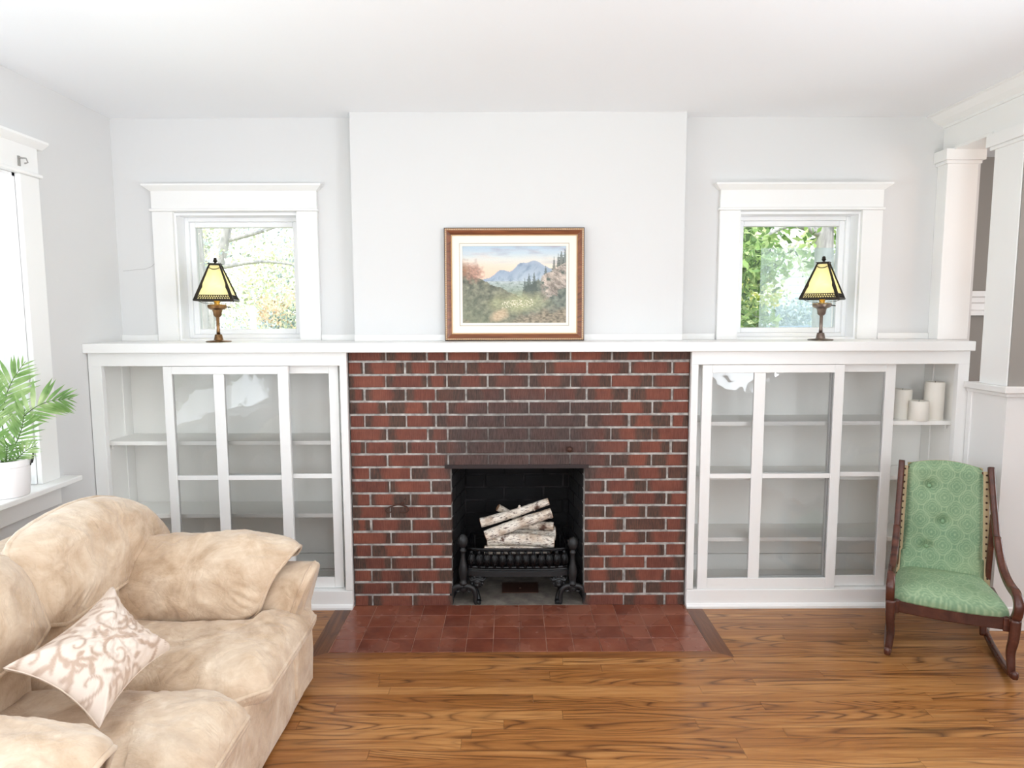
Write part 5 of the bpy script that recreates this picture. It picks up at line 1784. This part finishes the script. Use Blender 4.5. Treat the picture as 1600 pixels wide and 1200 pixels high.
CO(MB().grid(lambda i, j: ((2 * i - 1) * half(.815), bplane(.815) + .002 + .012 * j, .812 + .026 * math.cos(PI / 2 * (2 * i - 1))), 14, 3), 'top_edge', MT['welt'])
for bu, bw in BT:
    CO(MB().ball((bu, bplane(bw) - .012, bw), .0092, 14, 8, (1, .55, 1)), 'button', MT['button'], br, smooth=True)
tk = MB().ball((0, 0, 0), .0048, 8, 6, (1, .7, 1)).obj('tack', MT['tack'], ch, smooth=True, local=True)
tme = tk.data
bpy.data.objects.remove(tk)
for s in (-1, 1):
    st = MB()
    st.grid(lambda i, j: (s * (half(.27 + .535 * j) - .001 + .024 * i), bplane(.27 + .535 * j) - .006 - .002 * math.sin(PI * i), .27 + .535 * j), 4, 40)
    tp = CO(st, 'edge_tape', MT['welt'], smooth=True)
    for k in range(17):
        w = .285 + k * .0315
        o = bpy.data.objects.new('tack', tme)
        COL.objects.link(o)
        o.parent = tp
        o.location = (s * (half(w) + .012), bplane(w) - .010, w)

# ------------------------------------------------------------------ garden outside the windows
m = M('lawn', (150, 160, 110), 0.95)
m.color(m.ramp(m.noise(m.coord('World'), 3, 5), [(0.3, (120, 136, 86)), (0.6, (172, 176, 124)), (0.8, (206, 196, 150))]))
MT['lawn'] = m.m
structure(MB().box(-40, 40, 0.5, 60, -0.9, -0.7).box(-40, -2.5, -30, 0.5, -0.9, -0.7).obj('ground', MT['lawn']), 'lawn outside the windows', 'ground')


def foliage_mat(name, stops, tr=0.35):
    m = M(name, stops[0][1], 0.7)
    rn = m.n('NewGeometry').outputs['Random Per Island']
    c = m.ramp(rn, stops)
    m.color(c)
    t = m.n('BsdfTranslucent')
    m.l(c, t.inputs['Color'])
    mx = m.n('MixShader')
    mx.inputs[0].default_value = tr
    m.l(m.b.outputs[0], mx.inputs[1])
    m.l(t.outputs[0], mx.inputs[2])
    m.l(mx.outputs[0], m.t.nodes['Material Output'].inputs['Surface'])
    return m.m


FM = {
    'pale': foliage_mat('pale_yellow_foliage', [(0, (150, 160, 150)), (.3, (214, 220, 176)), (.6, (232, 236, 206)), (1, (244, 240, 226))]),
    'grey': foliage_mat('grey_blue_foliage', [(0, (140, 152, 156)), (.3, (190, 202, 204)), (.7, (222, 230, 232)), (1, (206, 214, 190))]),
    'autumn': foliage_mat('autumn_foliage', [(0, (170, 150, 120)), (.4, (240, 216, 192)), (1, (246, 234, 208))]),
    'dark': foliage_mat('dark_shrub_foliage', [(0, (70, 90, 84)), (.5, (130, 150, 140)), (1, (190, 200, 176))]),
    'green': foliage_mat('green_maple_foliage', [(0, (66, 96, 52)), (.35, (122, 160, 84)), (.7, (168, 196, 116)), (1, (214, 226, 170))]),
    'lime': foliage_mat('lime_shrub_foliage', [(0, (130, 150, 70)), (.5, (200, 210, 120)), (1, (238, 226, 140))]),
}
MT['bark'] = M('pale_bark', (150, 146, 144), 0.9).m
_b = M('grey_bark', (150, 146, 144), 0.9)
_b.color(_b.ramp(_b.noise(_b.coord('World', (1, 1, .2)), 24, 4), [(.3, (150, 146, 146)), (.6, (190, 186, 184)), (.8, (214, 211, 208))]))
MT['bark'] = _b.m


def leaves(spots, n, size, mat, parent, seed, flat=.5):
    rng = np.random.default_rng(seed)
    sp = np.array(spots, float)
    w = sp[:, 3] ** 2
    idx = rng.choice(len(sp), n, p=w / w.sum())
    d = rng.normal(size=(n, 3))
    d /= np.linalg.norm(d, axis=1)[:, None]
    r = rng.random(n) ** .45
    c = sp[idx, :3] + d * (r * sp[idx, 3])[:, None] * np.array([1, 1, .85])
    a = rng.normal(size=(n, 3)); a /= np.linalg.norm(a, axis=1)[:, None]
    b = np.cross(a, rng.normal(size=(n, 3))); b /= np.linalg.norm(b, axis=1)[:, None]
    s = size * (0.6 + .8 * rng.random(n))[:, None]
    v = np.stack([c - a * s * .5, c + b * s * flat * .5, c + a * s * .5, c - b * s * flat * .5], 1).reshape(-1, 3)
    f = np.arange(4 * n).reshape(-1, 4)
    me = bpy.data.meshes.new('foliage')
    off = origin(parent)
    v = v - np.array(off)
    me.from_pydata(v.tolist(), [], f.tolist())
    me.materials.append(mat)
    o = bpy.data.objects.new('foliage', me)
    COL.objects.link(o)
    o.parent = parent
    o['kind'] = 'stuff'
    return o


def tree(name, base, trunk, rad, spots, n, size, mat, label, cat, seed, branches=(), group=None):
    r = thing(name, base, label, cat, group)
    if trunk:
        mb = MB().tube(resample(trunk, 24, False, 2), [rad * (1.15 - .6 * i / 23) for i in range(24)], 10)
        for br_ in branches:
            mb.tube(resample(br_, 14, False, 2), [rad * .4 * (1 - .7 * i / 13) for i in range(14)], 7)
        mb.obj('trunk', MT['bark'], r, smooth=True)
    leaves(spots, n, size, mat, r, seed)
    return r


rg = random.Random(9)
def blob(cx, cy, cz, sx, sy, sz, k, r0, r1):
    return [(cx + rg.uniform(-sx, sx), cy + rg.uniform(-sy, sy), cz + rg.uniform(-sz, sz), rg.uniform(r0, r1)) for _ in range(k)]


tree('tree', (-3.62, 4.4, -.7), [(-3.62, 4.4, -.7), (-3.60, 4.4, .8), (-3.63, 4.4, 2.2), (-3.66, 4.4, 4.0), (-3.6, 4.4, 5.0)], .10,
     blob(-3.6, 4.5, 4.2, 1.2, .9, .9, 12, .5, .8) + blob(-3.75, 4.6, 2.4, .5, .5, .6, 5, .3, .5), 1800, .07, FM['pale'], 'pale tree with a straight grey trunk at the left edge of the left window view', 'tree', 1,
     [[(-3.62, 4.4, 2.3), (-3.9, 4.5, 2.9), (-4.2, 4.6, 3.3)]])
tree('tree', (-3.95, 5.6, -.7), [(-4.15, 5.6, -.7), (-4.10, 5.6, 1.2), (-3.98, 5.6, 1.9), (-3.76, 5.6, 2.7), (-3.45, 5.6, 4.2)], .085,
     blob(-3.3, 5.8, 4.0, 1.3, .8, .8, 12, .5, .8) + blob(-3.2, 6.0, 2.7, .7, .5, .5, 6, .3, .5), 1800, .07, FM['grey'], 'grey tree with a leaning trunk behind the left window', 'tree', 2,
     [[(-3.90, 5.6, 2.2), (-3.3, 5.6, 2.30), (-2.8, 5.7, 2.22)], [(-3.80, 5.6, 2.55), (-3.1, 5.7, 2.75), (-2.5, 5.8, 3.1)]])
tree('tree', (-2.95, 9.5, -.7), [(-2.95, 9.5, -.7), (-2.95, 9.5, 2.0), (-3.1, 9.5, 4.5)], .14,
     blob(-4.6, 9.3, 2.9, 2.0, .8, 1.7, 40, .5, .9), 14000, .075, FM['pale'], 'broad pale yellow tree filling the back of the left window view', 'tree', 3)
tree('tree', (-6.6, 11, -.7), [(-6.6, 11, -.7), (-6.6, 11, 3), (-6.5, 11, 5)], .15,
     blob(-6.6, 11, 3.2, 1.9, .8, 1.9, 30, .6, 1.0), 5000, .11, FM['grey'], 'grey blue tree farthest left beyond the left window', 'tree', 4)
tree('tree', (-3.35, 8.2, -.7), [(-3.35, 8.2, -.7), (-3.35, 8.2, 1), (-3.35, 8.2, 1.9)], .06,
     blob(-3.85, 8.2, 1.75, .45, .3, .35, 8, .25, .4), 1500, .07, FM['autumn'], 'small orange autumn tree low in the left window view', 'tree', 5)
tree('shrub', (-3.2, 7.4, -.7), [(-3.2, 7.4, -.7), (-3.2, 7.4, .3), (-3.2, 7.4, 1.2)], .04,
     blob(-3.3, 7.4, 1.15, .55, .3, .4, 9, .25, .42), 1700, .06, FM['dark'], 'dark green shrub at the lower right of the left window view', 'shrub', 6)
tree('shrub', (-3.6, 6.4, -.7), [(-3.6, 6.4, -.7), (-3.6, 6.4, .3), (-3.6, 6.4, 1.0)], .03, blob(-3.6, 6.4, .95, .9, .3, .45, 12, .25, .4), 2200, .06, FM['grey'], 'low pale grey shrub under the leaning trunk', 'shrub', 7)
tree('shrub', (-2.9, 6.2, -.7), [(-2.9, 6.2, -.7), (-2.9, 6.2, .3), (-2.9, 6.2, 1.0)], .03, blob(-2.9, 6.2, .95, .35, .3, .42, 7, .22, .32), 1200, .06, FM['lime'], 'yellow green shrub at the lower right corner of the left window', 'shrub', 8)
po_ = MB().tube([(-3.62, 6.0, -.7), (-3.62, 6.0, 1.62)], .045, 12).lathe([(.05, 1.62), (.06, 1.64), (.02, 1.7)], (-3.62, 6.0, 0), 12)
tag(po_.obj('garden_post', MT['sash'], None, smooth=True, auto=40), 'white garden post among the shrubs', 'post')

tree('tree', (3.45, 3.9, -.7), [(3.45, 3.9, -.7), (3.44, 3.9, 1.0), (3.42, 3.9, 2.2), (3.38, 3.9, 3.6)], .13,
     blob(3.0, 4.1, 2.55, .9, .45, .32, 12, .22, .42) + blob(3.2, 4.1, 3.6, 1.3, .7, .6, 12, .4, .7), 3800, .10, FM['green'], 'green maple with a thick trunk at the upper right of the right window', 'tree', 9,
     [[(3.42, 3.9, 2.4), (3.0, 3.8, 2.55), (2.6, 3.7, 2.3)], [(3.42, 3.9, 2.0), (3.6, 3.7, 2.3), (3.8, 3.7, 2.9)]])
tree('shrub', (2.45, 3.3, -.7), [(2.45, 3.3, -.7), (2.45, 3.3, .5), (2.5, 3.3, 1.6)], .05,
     blob(2.42, 3.4, 1.55, .20, .25, .75, 16, .16, .28), 2200, .085, FM['green'], 'tall green shrub at the left of the right window view', 'shrub', 10)
tree('tree', (3.6, 8.6, -.7), [(3.6, 8.6, -.7), (3.6, 8.6, 2), (3.7, 8.6, 3.6)], .12,
     blob(4.6, 8.6, 2.6, 1.6, .6, 1.0, 30, .4, .7), 6500, .10, FM['pale'], 'pale leafy tree behind the screen of the right window', 'tree', 11)
tree('shrub', (3.05, 5.4, -.7), [(3.05, 5.4, -.7), (3.05, 5.4, .3), (3.05, 5.4, 1.4)], .03, blob(3.05, 5.4, 1.5, .3, .25, .5, 9, .2, .32), 1500, .075, FM['lime'], 'yellow lime shrub low in the right window view', 'shrub', 12)
tree('shrub', (4.0, 6.8, -.7), [(4.0, 6.8, -.7), (4.0, 6.8, .3), (4.0, 6.8, 1.3)], .03, blob(4.0, 6.8, 1.35, .7, .3, .45, 14, .22, .36), 2600, .07, FM['grey'], 'pale blue grey shrub behind the blue fence', 'shrub', 13)
m = M('pale_blue_paint', (178, 196, 222), 0.7)
fe = thing('garden_fence', (3.9, 5.9, -.7), 'pale blue board fence at the foot of the right window view', 'fence')
bme = MB().box(-.062, .062, -.01, .01, 0, 2.1).obj('board', m.m, fe, local=True)
bmd = bme.data
bpy.data.objects.remove(bme)
for k in range(26):
    piece('board', bmd, (2.95 + k * .13, 5.9, -.7 + .03 * fbm(k * .7, 1, 0, 2)), fe)
MB().box(2.9, 6.3, 5.91, 5.95, .9, 1.0).box(2.9, 6.3, 5.91, 5.95, -.2, -.1).obj('rail', m.m, fe)
# tan brick pier and the neighbour's clapboard wall
m = M('tan_brick', (214, 186, 150), 0.85)
rn = m.n('ObjectInfo').outputs['Random']
m.color(m.ramp(rn, [(0, (190, 158, 124)), (.5, (216, 190, 152)), (1, (234, 214, 180))]))
pr = thing('garden_pier', (2.62, 4.6, -.7), 'tan brick garden pier at the lower left of the right window', 'pier')
bme = MB().box(-.105, .105, -.05, .05, -.03, .03).obj('brick', m.m, pr, local=True)
bmd = bme.data
bpy.data.objects.remove(bme)
MB().box(2.47, 2.87, 4.62, 4.88, -.7, 1.62).obj('pier_core', MT['mortar'], pr)
for k in range(31):
    for i in range(2):
        piece('brick', bmd, (2.565 + i * .215, 4.6, -.66 + k * .075), pr)
m = M('white_clapboard', (232, 236, 240), 0.7)
hs = thing('neighbour_house', (6.0, 13.0, -.7), 'white clapboard house beyond the garden right of the fireplace', 'house')
MB().box(3.2, 11, 13.05, 18, -.7, 5.2).obj('wall', m.m, hs)
bme = MB().prism([(0, 0), (-.03, 0), (-.008, .2), (0, .2)], 'X', -3.9, 3.9)
bme.v = [(p[0], p[1], p[2]) for p in bme.v]
bo_ = bme.obj('clapboard', m.m, hs, local=True)
bmd = bo_.data
bpy.data.objects.remove(bo_)
for k in range(29):
    piece('clapboard', bmd, (7.1, 13.05, -.7 + k * .2), hs)
MB().prism([(12.7, 5.2), (18.4, 5.2), (15.6, 7.4)], 'X', 3.0, 11.2).obj('roof', MT['roof'], hs)
